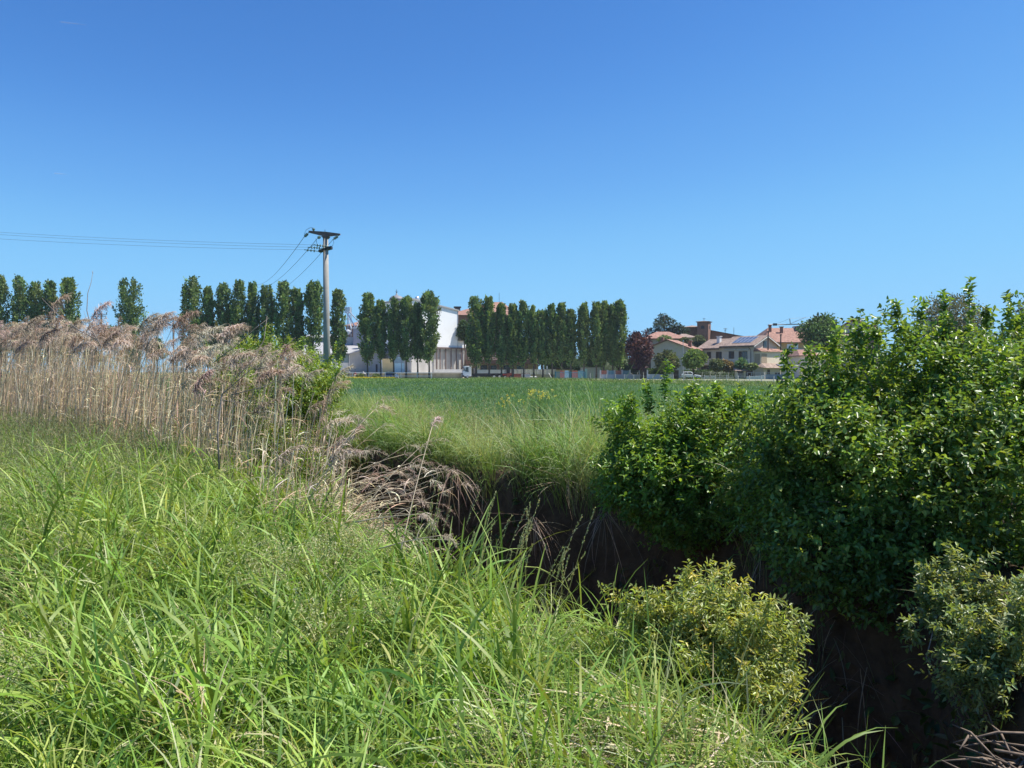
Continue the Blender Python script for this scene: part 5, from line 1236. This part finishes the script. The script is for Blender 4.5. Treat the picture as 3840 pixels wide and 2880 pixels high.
q = pbox(1405, 1548, 1175, 1393, 212, 20); MB().box(q[0], q[1], 212, 230, zt_p, Z(1215, 212)).build('wall', M['grey_wall'], wgs)
MB().prism([(q[0] - .5, Z(1215, 212) + .003), (q[1] + .4, Z(1215, 212) + .003), (q[1] + .4, Z(1198, 212)), ((q[0] + q[1]) / 2, Z(1205, 212))], 'y', 211.5, 230.5).build('roof', M['roof_grey'], wgs)
MB().box(X(1410, 212), X(1545, 212), 211.9, 211.997, Z(1345, 212), Z(1325, 212)).build('cream_band', M['cream'], wgs)
t_ = thing('roof_vent', 'shiny silver mushroom shaped vent on the warehouse roof', 'vent', tuple(P(1565, 1136, 203)))
a = P(1565, 1142, 203); MB().lathe([(.42, -.6), (.42, .9), (.5, 1.0)], (a.x, a.y, a.z), 14).build('duct', M['alu'], t_, True)
MB().lathe([(.5, 1.01), (.62, 1.2), (.62, 1.7), (.42, 2.05), (.05, 2.15)], (a.x, a.y, a.z), 14).build('cowl', M['alu'], t_, True)
# church cupola behind
Yu = 300; a = P(1488, 1150, Yu)
cu = thing('church_cupola', 'grey church cupola with a wrought iron cross rising behind the poplars', 'church tower', (a.x, Yu, 0))
MB().lathe([(4.6, 0), (4.6, Z(1176, Yu))], (a.x, Yu, 0), 8).build('tower', M['brick'], cu)
MB().lathe([(2.7, Z(1178, Yu)), (2.7, Z(1130, Yu)), (3.1, Z(1129, Yu)), (3.1, Z(1127, Yu))], (a.x, Yu, 0), 8).build('lantern', M['cream'], cu)
MB().lathe([(3.0, Z(1127, Yu) + .01), (2.8, Z(1120, Yu)), (2.1, Z(1113, Yu)), (1.0, Z(1109, Yu)), (.4, Z(1107, Yu)), (.3, Z(1101, Yu)), (.05, Z(1100, Yu))], (a.x, Yu, 0), 16).build('dome', mat('lead_roof', (.20, .20, .21), .6, .1, 2), cu, True)
MB().box(a.x - .07, a.x + .07, Yu - .07, Yu + .07, Z(1102, Yu), Z(1086, Yu)).box(a.x - .6, a.x + .6, Yu - .06, Yu + .06, Z(1093, Yu), Z(1092, Yu)).lathe([(.1, Z(1099, Yu)), (.4, Z(1097, Yu)), (.1, Z(1095, Yu))], (a.x, Yu, 0), 8).build('finial_cross', M['dark'], cu)
for k in range(3): b_ = (k - 1) * 1.4; MB().prism([(a.x + b_ - .4, Z(1146, Yu)), (a.x + b_ + .4, Z(1146, Yu)), (a.x + b_ + .4, Z(1137, Yu)), (a.x + b_, Z(1134, Yu)), (a.x + b_ - .4, Z(1137, Yu))], 'y', Yu - 2.75, Yu - 2.4).build('lantern_window', M['dark'], cu)
hip_house('tiled roof house right below the church cupola', 1476, 1545, 1178, 1160, 285, 12, 'cream', 'tile_red', .3, .7)
# large brick building behind
bb = hip_house('large brick building with a tall red hip roof behind the poplars and truck', 1690, 1930, 1184, 1133, 250, 34, 'brick', 'tile_red', .62, .80, 1.2, name='brick_building', wins=[(.12, 9, 1.6, 2.2), (.2, 9, 1.6, 2.2)])
q = P(1716, 1165, 256); MB().box(q.x - .9, q.x + .9, 255, 256.5, q.z - 1.5, q.z + .9).box(q.x - 1.2, q.x + 1.2, 254.7, 256.8, q.z + .903, q.z + 1.3).build('chimney', M['dark'], bb[0])
MB().tube([P(1872, 1134, 267), P(1872, 1098, 267)], .06, 4).build('antenna_mast', M['dark'], bb[0])
# porch building behind the truck with brick pillars
pb = thing('brick_porch_building', 'low cream building with brick porch pillars behind the truck', 'building', (X(1900, 205), 205, 0))
q = pbox(1752, 2020, 1345, 1400, 205, 10); MB().box(q[0], q[1], 208, 216, 0, q[5] + 1).build('wall', M['cream'], pb)
MB().box(q[0] - .3, q[1] + .3, 203.6, 216.3, Z(1366, 205), Z(1350, 205)).build('porch_beam', M['brick'], pb)
for px in (1760, 1795, 1835, 1868, 1925, 1974, 2004): MB().box(X(px, 205) - .35, X(px, 205) + .35, 204, 204.7, 0, Z(1366, 205) - .003).build('pillar', M['brick'] if px != 1795 else M['cream'], pb)
for px in (1815, 1850, 1900, 1950): MB().box(X(px, 208) - .9, X(px, 208) + .9, 207.93, 208.02, .3, Z(1370, 208)).build('window', M['glass'], pb)
# pale sheet fence on a low wall
wf = thing('pale_sheet_fence', 'pale ribbed sheet fence on a low stained wall behind the right poplars', 'fence', (X(2000, 188), 188, 0))
MB().box(X(1912, 188), X(2086, 188), 188, 188.3, -.1, Z(1404, 188)).build('wall', M['stainwall'], wf)
MB().box(X(1912, 188), X(2084, 188), 188.1, 188.2, Z(1404, 188) + .003, Z(1385, 188)).build('sheet', M['plaster_white'], wf)
for k in range(13): x_ = X(1914, 188) + (X(2083, 188) - X(1914, 188)) * k / 12; MB().box(x_ - .06, x_ + .06, 187.95, 188.09, Z(1404, 188) + .003, Z(1384, 188)).build('post', M['steel'], wf)
lw = thing('low_dark_building', 'low shaded building with a flat grey roof behind the blue gate', 'building', (X(2130, 196), 196, 0))
MB().box(X(2078, 196), X(2175, 196), 196, 204, 0, Z(1386, 196)).build('wall', M['beige'], lw); MB().box(X(2074, 196), X(2178, 196), 195.5, 204.5, Z(1386, 196) + .003, Z(1379, 196)).build('roof', M['wood'], lw)
gs = thing('grey_garden_shed', 'small grey metal shed right behind the blue gate', 'shed', (X(2212, 182), 182, 0))
MB().box(X(2177, 182), X(2252, 182), 182, 186, 0, Z(1379, 182)).build('wall', M['steel'], gs); MB().box(X(2175, 182), X(2254, 182), 181.7, 186.3, Z(1379, 182) + .003, Z(1377.6, 182)).build('roof', M['roof_grey'], gs)
MB().box(X(2188, 182), X(2202, 182), 181.93, 182.02, .1, Z(1383, 182)).build('door', M['bluepaint'], gs)
# blue metal gate at field edge
Yg = 146.0
bg_ = thing('blue_metal_gate', 'wide pale blue and teal metal bar gate at the field edge', 'gate', (X(2138, Yg), Yg, 0))
for px in (2083, 2138, 2193): MB().box(X(px, Yg) - .13, X(px, Yg) + .13, Yg - .13, Yg + .13, -.2, Z(1393, Yg)).build('gate_post', M['gatepaint'], bg_)
for a_, b_ in ((2086, 2135), (2141, 2190)):
    mb = MB(); x0, x1 = X(a_, Yg), X(b_, Yg); z0, z1 = Z(1420, Yg), Z(1395, Yg)
    mb.box(x0, x1, Yg - .04, Yg + .04, z0, z0 + .1); mb.box(x0, x1, Yg - .04, Yg + .04, z1 - .1, z1)
    for k in range(12): x_ = x0 + (x1 - x0) * k / 11; mb.box(x_ - .03, x_ + .03, Yg - .03, Yg + .03, z0 + .1, z1 - .1)
    mb.build('gate_leaf', mat('faded_blue', (.25, .40, .45), .6, .15, 2), bg_)
cf = thing('colourful_railing', 'red and teal painted railing on a low grey wall along the road', 'railing', (X(2220, 170), 170, 0))
for (a_, b_, c_) in [(2100, 2118, 'redpaint'), (2118, 2132, 'bluepaint'), (2146, 2166, 'redpaint'), (2168, 2188, 'gatepaint'), (2255, 2276, 'redpaint'), (2280, 2302, 'gatepaint'), (2308, 2332, 'redpaint'), (2334, 2360, 'gatepaint')]:
    Yx = 170; x0, x1 = X(a_, Yx), X(b_, Yx); mb = MB(); zlo = Z(1404, Yx) if a_ > 2200 else .3
    for k in range(9): x_ = x0 + (x1 - x0) * (k + .5) / 9; mb.box(x_ - .06, x_ + .06, Yx - .03, Yx + .03, zlo, Z(1391, Yx))
    mb.box(x0, x1, Yx - .05, Yx + .05, Z(1391, Yx), Z(1389.8, Yx)); mb.build('panel', M[c_], cf)
MB().box(X(2250, 170), X(2400, 170), 170, 170.3, -.1, Z(1404.2, 170)).build('wall', M['grey_wall'], cf)
for px in (2252, 2278, 2305, 2333, 2362, 2399): MB().box(X(px, 170) - .16, X(px, 170) + .16, 169.9, 170.35, -.1, Z(1387, 170)).build('pillar', M['grey_wall'], cf)
# white walls and hedges at right
w1 = thing('white_garden_wall', 'white garden wall under a clipped hedge left of the white car', 'wall', (X(2480, 168), 168, 0))
MB().box(X(2428, 168), X(2522, 168), 168, 168.3, -.2, Z(1403, 168)).build('wall', M['plaster_white'], w1); MB().box(X(2426, 168), X(2430, 168), 167.9, 168.4, -.2, Z(1386, 168)).build('pillar', M['white'], w1)
MB().box(X(2526, 168), X(2545, 168), 168, 168.3, -.2, Z(1388, 168)).build('dark_gate', M['wood'], w1)
def hedge(label, px0, px1, py0, Y, d=1.4):
    x0, x1, zt = X(px0, Y), X(px1, Y), Z(py0, Y); n = int((x1 - x0) * 260)
    p = np.stack([U(x0, x1, n), U(Y, Y + d, n), U(0, zt, n)], 1); f = rng.integers(0, 3, n)
    p[f == 0, 1] = Y + rng.normal(0, .06, (f == 0).sum()); p[f == 1, 2] = zt + rng.normal(0, .07, (f == 1).sum())
    lf = leaves(p, sphere_dirs(n), sphere_dirs(n), U(.18, .34, n), U(.12, .22, n), pick([(.07, .13, .035), (.10, .17, .04), (.05, .10, .03)], n))
    a, b_, c_, e = x0 + .12, x1 - .12, Y + .15, Y + d - .15; h = zt - .12
    core = np.array([(a, c_, 0), (b_, c_, 0), (b_, e, 0), (a, e, 0), (a, c_, h), (b_, c_, h), (b_, e, h), (a, e, h)])
    lf = join([lf, (core, np.array([(4, 5, 6, 7), (0, 1, 5, 4), (1, 2, 6, 5), (2, 3, 7, 6), (3, 0, 4, 7)]), np.tile([[.05, .09, .03]], (8, 1)))])
    return tag(np_mesh('clipped_hedge', lf[0], lf[1], M['far_leaf'], None, lf[2]), label, 'hedge')
hedge('clipped hedge on the white garden wall left of the car', 2430, 2520, 1384, 168.4)
hedge('long dark clipped hedge behind the white car', 2562, 2752, 1390, 178)
hedge('tall dark hedge closing the view behind the right hand poplar trunks', 2040, 2435, 1346, 214, 2.5)
w2 = thing('hedge_base_wall', 'low grey wall at the foot of the long hedge', 'wall', (X(2700, 176.5), 176.5, 0)); MB().box(X(2630, 176.5), X(2752, 176.5), 176.5, 176.8, -.2, Z(1414, 176.5)).build('wall', M['grey_wall'], w2)
for px in (2652, 2673): MB().box(X(px, 176.5) - .45, X(px, 176.5) + .45, 176.3, 176.49, -.2, Z(1408.5, 176.5)).build('meter_box', M['plaster_white'], w2)
gp = thing('tiled_gate_porch', 'small gate porch with a tiled gable roof between the hedge and the ramp', 'gate', (X(2776, 170), 170, 0))
for px in (2760, 2793): MB().box(X(px, 170) - .2, X(px, 170) + .2, 170, 170.4, -.2, Z(1392, 170)).build('pillar', M['cream'], gp)
MB().prism([(169.0, Z(1391.6, 170)), (171.6, Z(1391.6, 170)), (171.6, Z(1390, 170)), (170.3, Z(1379.5, 170)), (169.0, Z(1390, 170))], 'x', X(2751, 170), X(2800, 170)).build('roof', M['tile_brown'], gp)
mb = MB()
for k in range(8): x_ = X(2763, 170) + (X(2790, 170) - X(2763, 170)) * k / 7; mb.box(x_ - .04, x_ + .04, 170.15, 170.22, 0, Z(1400, 170))
mb.build('gate', M['alu'], gp)
rp_ = thing('ramp_wall', 'pale sloping ramp wall right of the tiled gate porch', 'wall', (X(2830, 166), 166, 0))
MB().prism([(X(2800, 166), -.2), (X(2862, 166), -.2), (X(2867, 166), Z(1408, 166)), (X(2800, 166), Z(1413, 166))], 'y', 166, 166.4).build('wall', M['plaster_white'], rp_)
MB().box(X(2868, 168), X(2945, 168), 168, 168.3, -.2, Z(1404, 168)).build('terrace_wall', M['grey_wall'], rp_)
mb = MB()
for k in range(9): x_ = X(2802 + 130 * k / 8, 168.5); mb.box(x_ - .035, x_ + .035, 168.5, 168.57, .2, Z(1396, 168.5))
mb.box(X(2802, 168.5), X(2932, 168.5), 168.5, 168.56, Z(1397, 168.5), Z(1396.2, 168.5)); mb.build('handrail', M['alu'], rp_)
lp = thing('lamp_post', 'tall thin grey lamp post left of the drooping garden tree', 'lamp post', (X(2561, 172), 172, 0))
MB().tube([(X(2561, 172), 172, -.2), P(2561, 1279, 172)], [.10, .06], 8).build('post', M['steel'], lp); MB().tube([P(2561, 1281, 172), P(2562, 1278, 171)], [.10, .14], 8).build('lamp', M['alu'], lp)
# wire fences with pale posts
def fence(label, pts, tops, mat_='post', braces=()):
    t_ = thing('post_and_wire_fence', label, 'fence', (X(pts[0][0], 120), 120, 0)); tp = []
    for (px, py), th in zip(pts, tops):
        Y = F * EYE / (py - HOR); x_ = X(px, Y); h = th / F * Y; ti = random.gauss(0, .04)
        MB().tube([(x_, Y, -.2), (x_ + ti * h, Y, h)], .06, 6).build('post', M[mat_], t_); tp.append((x_, Y, h))
    for f in (.35, .9):
        mb = MB()
        for a, b_ in zip(tp[:-1], tp[1:]): mb.tube([(a[0], a[1], a[2] * f), (b_[0], b_[1], b_[2] * f)], .008, 3)
        mb.build('wire', M['steel'], t_)
    for (k, dx) in braces: a = tp[k]; MB().tube([(a[0], a[1] - .05, a[2] * .9), (a[0] + dx, a[1] - .4, 0)], .05, 6).build('brace', M[mat_], t_)
zx = [(22, 970), (127, 975), (240, 980), (357, 985), (467, 988), (587, 990), (710, 992), (833, 995), (952, 1000), (1078, 998), (1208, 998), (1343, 998), (1482, 1008), (1617, 1010), (1757, 1013), (1900, 1018)]
fence('front wire fence with pale posts at the right end of the field', [(2240 - 27, 1424), (2275, 1425.5)] + [(2300 + a * .3164, 1120 + b_ * .3164) for a, b_ in zx], [25] * 8 + [30, 34, 30, 30, 30, 31, 31, 32, 33, 33])
fence('rear wire fence with pale posts in front of the railings and hedge', [(2209, 1418), (2230, 1418), (2249, 1418), (2269, 1418), (2289, 1418.5), (2309, 1419), (2327, 1419), (2346, 1420), (2363, 1420), (2391, 1421), (2414, 1421), (2447, 1421), (2568, 1422), (2631, 1422), (2662, 1422), (2698, 1422), (2732, 1422), (2763, 1422), (2868, 1425)], [24, 24, 25, 24, 25, 24, 24, 24, 25, 25, 25, 25, 26, 26, 26, 26, 26, 26, 30], braces=((8, -1.7), (8, 1.7)))
# signboard, wooden prop
t_ = thing('small_sign_board', 'small white sign board on a pole behind the poplars', 'sign', (X(2051, 176), 176, 0))
MB().tube([(X(2051, 176), 176, 0), P(2051, 1374, 176)], .04, 6).build('post', M['steel'], t_); q = pbox(2049, 2053.5, 1372, 1383, 176, .1); MB().box(q[0], q[1], 175.9, 175.95, q[4], q[5]).build('panel', M['white'], t_)
tag(MB().tube([P(2058, 1400, 158), P(2071, 1422, 156)], .07, 6).build('leaning_pole', M['post']), 'pale pole leaning at the left end of the blue gate', 'pole')

# ------------------------------------------------------------------ vehicles and people
def wheel(parent, T, x, y, r, w):
    o = MB(T).lathe([(r * .6, y - w / 2), (r, y - w / 2 + .03), (r, y + w / 2 - .03), (r * .6, y + w / 2)], (x, 0, r), 16, 'y').build('wheel', M['tyre'], parent)
    MB(T).lathe([(r * .58, y - w / 2 - .012), (r * .58, y + w / 2 + .012)], (x, 0, r), 12, 'y').build('rim', M['steel'], o)
def car(name, label, loc, deg, paint, L=4.4, W=1.8, H=1.62):
    t_ = thing(name, label, 'car', loc); T = rotT(Vector(loc), deg); h = W / 2
    side = [(-L / 2, .35), (L / 2, .32), (L / 2 + .03, .62), (L / 2 - .25, .82), (L * .22, .98), (-L * .47, 1.02), (-L / 2 - .02, .75)]
    body = MB(T).prism(side, 'y', -h, h).build('body', M[paint], t_)
    bv = body.modifiers.new('round', 'BEVEL'); bv.width = .09; bv.segments = 3
    a = [(-L * .46, -h * .93, 1.0), (L * .21, -h * .93, .96), (L * .21, h * .93, .96), (-L * .46, h * .93, 1.0)]
    b_ = [(-L * .36, -h * .76, H), (L * .02, -h * .76, H), (L * .02, h * .76, H), (-L * .36, h * .76, H)]
    cb_ = MB(T).hexa(a, b_).build('cabin', M[paint], t_); bv = cb_.modifiers.new('round', 'BEVEL'); bv.width = .06; bv.segments = 2
    def mixp(u, v, s): lo = Vector(a[0]).lerp(Vector(a[1]), u); hi = Vector(b_[0]).lerp(Vector(b_[1]), u); q = lo.lerp(hi, v); q.y = s * abs(q.y) + s * .012; return q
    for s in (-1, 1):
        for u0, u1 in ((.10, .46), (.50, .88)):
            w = [mixp(u0, .14, s), mixp(u1, .14, s), mixp(u1 - .02, .86, s), mixp(u0 + .02, .86, s)]
            MB(T).hexa(w, [q - Vector((0, s * .03, 0)) for q in w]).build('side_window', M['glass'], t_)
        for x in (L * .32, -L * .30): wheel(t_, T, x, s * (h - .09), .34, .22)
        MB(T).box(L / 2 - .24, L / 2 + .02, s * h * .62 - .2, s * h * .62 + .2, .62, .76).build('headlight', M['lamp'], t_)
        MB(T).box(-L / 2 - .05, -L / 2 + .1, s * h * .75 - .16, s * h * .75 + .16, .72, .92).build('tail_light', M['redlight'], t_)
        MB(T).box(L * .14, L * .18, s * (h + .14) - .1, s * (h + .14) + .1, .98, 1.12).build('mirror', M[paint], t_)
    for u, nm, sx in ((1, 'windscreen', 1), (0, 'rear_window', -1)):
        lo0, lo1, hi1, hi0 = (a[1], a[2], b_[2], b_[1]) if u else (a[3], a[0], b_[0], b_[3])
        g_ = [Vector(lo0).lerp(Vector(hi0), .15), Vector(lo1).lerp(Vector(hi1), .15), Vector(lo1).lerp(Vector(hi1), .88), Vector(lo0).lerp(Vector(hi0), .88)]
        c_ = sum(g_, Vector()) / 4; g_ = [c_ + (v - c_) * .9 for v in g_]; off = Vector((sx * .02, 0, .01))
        MB(T).hexa([v + off for v in g_], [v - off for v in g_]).build(nm, M['glass'], t_)
    MB(T).box(-L / 2 - .045, -L / 2 - .01, -.28, .28, .58, .70).build('number_plate', M['white'], t_)
    MB(T).box(-L * .3, -.1, -h * .62, -h * .58, H + .02, H + .07).box(-L * .3, -.1, h * .58, h * .62, H + .02, H + .07).build('roof_rack', M['alu'], t_)
    return t_
car('parked_car', 'white crossover car parked in front of the long hedge', (X(2590, 172), 172, .02), -8, 'carwhite')
car('parked_car', 'dark blue car seen from behind beyond the white guard rail', (X(1468, 177), 177.5, .02), 82, 'carblue', 4.3, 2.2, 1.6)
car('parked_car', 'dark car mostly hidden by the bush right of the power pole', (X(1288, 177), 178, .02), 88, 'cardark', 4.2, 1.8, 1.55)
# truck
Yt = 178.0
tk = thing('flatbed_truck', 'white cab flatbed truck with grey drop sides parked under the poplars', 'truck', (X(1760, Yt), Yt, .02))
TT = rotT(Vector((X(1733, Yt), Yt, .02)), 12) ; cw = 1.2   # local x runs back along the truck
cab = MB(TT).prism([(0, .55), (2.0, .55), (2.0, 2.95), (.45, 2.95), (.12, 1.75), (0, 1.6)], 'y', -cw, cw).build('cab', M['carwhite'], tk); bv = cab.modifiers.new('round', 'BEVEL'); bv.width = .08; bv.segments = 2
MB(TT).hexa([(.10, -1.05, 1.85), (.10, 1.05, 1.85), (.40, .98, 2.72), (.40, -.98, 2.72)], [(.06, -1.05, 1.87), (.06, 1.05, 1.87), (.36, .98, 2.74), (.36, -.98, 2.74)]).build('windscreen', M['glass'], tk)
MB(TT).hexa([(.5, -cw - .015, 1.7), (1.35, -cw - .015, 1.55), (1.35, -cw - .015, 2.7), (.72, -cw - .015, 2.7)], [(.5, -cw + .03, 1.7), (1.35, -cw + .03, 1.55), (1.35, -cw + .03, 2.7), (.72, -cw + .03, 2.7)]).build('side_window', M['glass'], tk)
MB(TT).box(-.06, .1, -1.1, 1.1, .95, 1.3).build('grille', M['dark'], tk)
MB(TT).box(-.12, .3, -cw - .02, cw + .02, .35, .85).build('bumper', M['dark'], tk)
for s in (-1, 1): MB(TT).box(-.14, -.115, s * .9 - .2, s * .9 + .2, .55, .72).build('headlight', M['lamp'], tk); MB(TT).box(.25, .4, s * (cw + .25) - .12, s * (cw + .25) + .12, 1.8, 2.4).build('mirror', M['dark'], tk)
MB(TT).box(.3, 10.6, -.5, .5, .6, 1.05).build('chassis', M['dark'], tk)
MB(TT).box(3.0, 10.6, -1.05, 1.05, .75, 1.1).build('under_frame', M['dark'], tk)
MB(TT).box(3.0, 10.6, -1.25, 1.25, 1.103, 1.25).build('bed_floor', M['dark'], tk)
for x0, x1 in ((3.05, 6.1), (6.25, 10.5)):
    for s in (-1, 1): MB(TT).box(x0, x1, s * 1.22 - .03, s * 1.22 + .03, 1.253, 2.1).build('drop_side', M['truckbed'], tk)
MB(TT).box(2.85, 3.0, -1.25, 1.25, 1.25, 2.5).build('headboard', M['dark'], tk)
for x_ in (6.17, 10.55): MB(TT).box(x_ - .06, x_ + .06, -1.28, -1.18, 1.253, 2.15).build('stanchion', M['dark'], tk)
for x_ in (1.1, 7.4, 8.7):
    for s in (-1, 1): wheel(tk, TT, x_, s * 1.02, .5, .34)
for (px, lab, mt, hh) in [(1937, 'rust red open bin between the poplar trunks', 'redpaint', 1403), (1973, 'white round edged tub between the poplar trunks', 'plaster_white', 1405)]:
    a = X(px, 178); t_ = thing('storage_bin', lab, 'bin', (a, 178, 0)); w = 1.05
    MB().hexa([(a - w * .9, 177.3, .02), (a + w * .9, 177.3, .02), (a + w * .9, 178.7, .02), (a - w * .9, 178.7, .02)], [(a - w, 177.2, Z(hh, 178)), (a + w, 177.2, Z(hh, 178)), (a + w, 178.8, Z(hh, 178)), (a - w, 178.8, Z(hh, 178))]).build('body', M[mt], t_)
    MB().box(a - w - .05, a + w + .05, 177.1, 178.9, Z(hh, 178) + .003, Z(hh, 178) + .1).build('rim', M[mt], t_)
    if mt != 'redpaint':
        for k in range(5): MB().lathe([(.05, 0), (.14, .1), (.08, .22)], (a - .8 + k * .4, 178, Z(hh, 178) + .11), 7).build('scrap', M['rust'], t_)
a = X(1902, 179.5); fl = thing('red_loader', 'red loader with a cage cab standing behind the truck', 'loader', (a, 179.5, .02)); TL = rotT(Vector((a, 179.5, .02)), 5)
MB(TL).prism([(-.2, .45), (1.15, .45), (1.15, 1.25), (.7, 1.35), (-.2, 1.2)], 'y', -.6, .6).build('body', M['redpaint'], fl)
MB(TL).prism([(-1.2, .8), (-.25, .7), (-.25, 1.15), (-.9, 1.2)], 'y', -.5, .5).build('engine_hood', mat('bright_red', (.5, .05, .04), .4, .05, 2), fl)
mb = MB(TL)
for x_ in (-.15, .45, 1.05):
    for y_ in (-.55, .55): mb.box(x_ - .05, x_ + .05, y_ - .05, y_ + .05, 1.2, 2.35)
mb.box(-.25, 1.15, -.65, .65, 2.353, 2.45); mb.build('cage_cab', M['dark'], fl)
for x_ in (-.55, .8):
    for s in (-1, 1): wheel(fl, TL, x_, s * .62, .38, .25)
sl_ = thing('scrap_pile', 'low dark pile of scrap and pipes left of the blue gate', 'scrap', (X(2012, 177), 177, 0))
for k in range(9): c0 = Vector((X(2012 + random.uniform(-14, 14), 177), 177 + random.gauss(0, .3), .15 + random.random() * .35)); dv = Vector((random.uniform(.3, .9), random.gauss(0, .3), random.gauss(0, .08))); MB().tube([c0 - dv, c0 + dv], random.uniform(.06, .13), 6).build('pipe', M['dark'] if k % 3 else M['steel'], sl_)

def person(label, loc, joints, rad, edges, clothing, group=None):
    """one continuous skinned body; clothing as slightly larger skinned shells"""
    t_ = thing('person', label, 'person', loc)
    def skin(name, idx, grow, mt):
        mp = {k: n for n, k in enumerate(idx)}
        me = bpy.data.meshes.new(name); me.from_pydata([joints[k] for k in idx], [(mp[a], mp[b]) for a, b in edges if a in mp and b in mp], [])
        o = bpy.data.objects.new(name, me); COL.objects.link(o); o.parent = t_
        sk = o.modifiers.new('skin', 'SKIN'); sk.use_smooth_shade = True
        for k, n in mp.items(): r = rad[k] + grow; me.skin_vertices[0].data[n].radius = (r, r)
        me.skin_vertices[0].data[0].use_root = True
        su = o.modifiers.new('sub', 'SUBSURF'); su.levels = su.render_levels = 1
        me.materials.append(M[mt]); return o
    skin('body', list(joints), 0, 'skin')
    for nm, idx, mt in clothing: skin(nm, idx, .025, mt)
    h = joints['head']; MB().lathe([(.02, .13), (.09, .10), (.115, .02), (.10, -.04)], (h[0] + loc[0], h[1] + loc[1] + .02, h[2] + loc[2]), 10).build('hair', M['hair'] if 'helmet' not in label else M['clothwhite'], t_, True)
    return t_
JR = dict(pelvis=.13, chest=.15, neck=.06, head=.10, crown=.07, shl=.07, ell=.05, hal=.045, shr=.07, elr=.05, har=.045, hil=.09, knl=.065, anl=.045, tol=.04, hir=.09, knr=.065, anr=.045, tor=.04)
ED = [('pelvis', 'chest'), ('chest', 'neck'), ('neck', 'head'), ('head', 'crown'), ('chest', 'shl'), ('shl', 'ell'), ('ell', 'hal'), ('chest', 'shr'), ('shr', 'elr'), ('elr', 'har'), ('pelvis', 'hil'), ('hil', 'knl'), ('knl', 'anl'), ('anl', 'tol'), ('pelvis', 'hir'), ('hir', 'knr'), ('knr', 'anr'), ('anr', 'tor')]
walk = dict(pelvis=(0, 0, .95), chest=(0, 0, 1.3), neck=(0, -.02, 1.48), head=(0, -.03, 1.6), crown=(0, -.03, 1.70), shl=(-.18, 0, 1.38), ell=(-.24, .05, 1.12), hal=(-.24, -.06, .9), shr=(.18, 0, 1.38), elr=(.25, .06, 1.12), har=(.24, -.03, .88), hil=(-.09, 0, .9), knl=(-.10, -.09, .5), anl=(-.10, 0, .08), tol=(-.10, -.16, .04), hir=(.09, 0, .9), knr=(.10, .02, .5), anr=(.10, .1, .08), tor=(.10, -.04, .04))
person('person in a red top and pale trousers walking on the yard road', (X(1332, 180), 180, .02), walk, JR, ED, [('shirt', ['pelvis', 'chest', 'shl', 'ell', 'shr', 'elr'], 'clothred'), ('trousers', ['pelvis', 'hil', 'knl', 'anl', 'hir', 'knr', 'anr'], 'clothpale')])
ride = dict(pelvis=(.25, 0, 1.0), chest=(-.05, 0, 1.38), neck=(-.18, 0, 1.5), head=(-.24, 0, 1.6), crown=(-.24, 0, 1.70), shl=(-.1, -.18, 1.42), ell=(-.35, -.22, 1.2), hal=(-.52, -.2, 1.05), shr=(-.1, .18, 1.42), elr=(-.35, .22, 1.2), har=(-.52, .2, 1.05), hil=(.2, -.09, .96), knl=(-.15, -.12, .75), anl=(-.02, -.12, .36), tol=(-.17, -.12, .33), hir=(.2, .09, .96), knr=(-.05, .12, .6), anr=(.08, .12, .2), tor=(-.08, .12, .17))
cyc = Vector((X(1366, 180), 180, .02))
person('cyclist in white with a white helmet riding along the yard road', tuple(cyc), ride, JR, ED, [('shirt', ['pelvis', 'chest', 'shl', 'ell', 'shr', 'elr'], 'clothwhite'), ('shorts', ['pelvis', 'hil', 'knl', 'hir', 'knr'], 'clothdark')])
bk = thing('bicycle', 'bicycle under the cyclist in white', 'bicycle', tuple(cyc))
for x_ in (-.52, .52):
    c0 = cyc + Vector((x_, 0, .34)); MB().tube([c0 + Vector((math.cos(k * .4189) * .32, 0, math.sin(k * .4189) * .32)) for k in range(16)], .025, 6).build('wheel', M['tyre'], bk)
fr_ = lambda *p: [cyc + Vector(q) for q in p]
MB().tube(fr_((.52, 0, .34), (.2, 0, .88), (-.38, 0, .85), (0, 0, .3), (.2, 0, .88)), .022, 6).tube(fr_((.52, 0, .34), (0, 0, .3)), .02, 6).tube(fr_((-.52, 0, .34), (-.38, 0, .85), (-.42, 0, 1.0)), .022, 6).build('frame', M['dark'], bk)
MB().tube(fr_((-.42, -.22, 1.02), (-.42, .22, 1.02)), .02, 6).build('handlebar', M['dark'], bk)
MB().tube(fr_((.1, 0, .92), (.34, 0, .93)), [.04, .08], 6).build('saddle', M['dark'], bk)
# bushes at the guard rail foot
for (px, lab) in [(1352, 'small green weed bush at the rail beside the cyclist'), (1412, 'small green weed bush at the rail under the slim poplar')]:
    round_tree('weed_bush', lab, px, 1402, 1419, 20, 171.3, [(.09, .13, .05), (.12, .16, .06)], 500, trunk=False, leaf=(.2, .4), lob=6)

# ------------------------------------------------------------------ air: thin haze that softens the far things
hm = bpy.data.materials.new('haze_air'); hm.use_nodes = True
t = hm.node_tree; t.nodes.remove(t.nodes['Principled BSDF'])
pv = t.nodes.new('ShaderNodeVolumePrincipled'); pv.inputs['Color'].default_value = (.82, .90, 1, 1); pv.inputs['Density'].default_value = .00015; pv.inputs['Anisotropy'].default_value = .2
t.links.new(pv.outputs[0], t.nodes['Material Output'].inputs['Volume'])
tag(MB().box(-1520, 1520, -320, 1820, -4, 40).build('haze', hm), 'thin bluish summer haze over the field', kind='stuff')
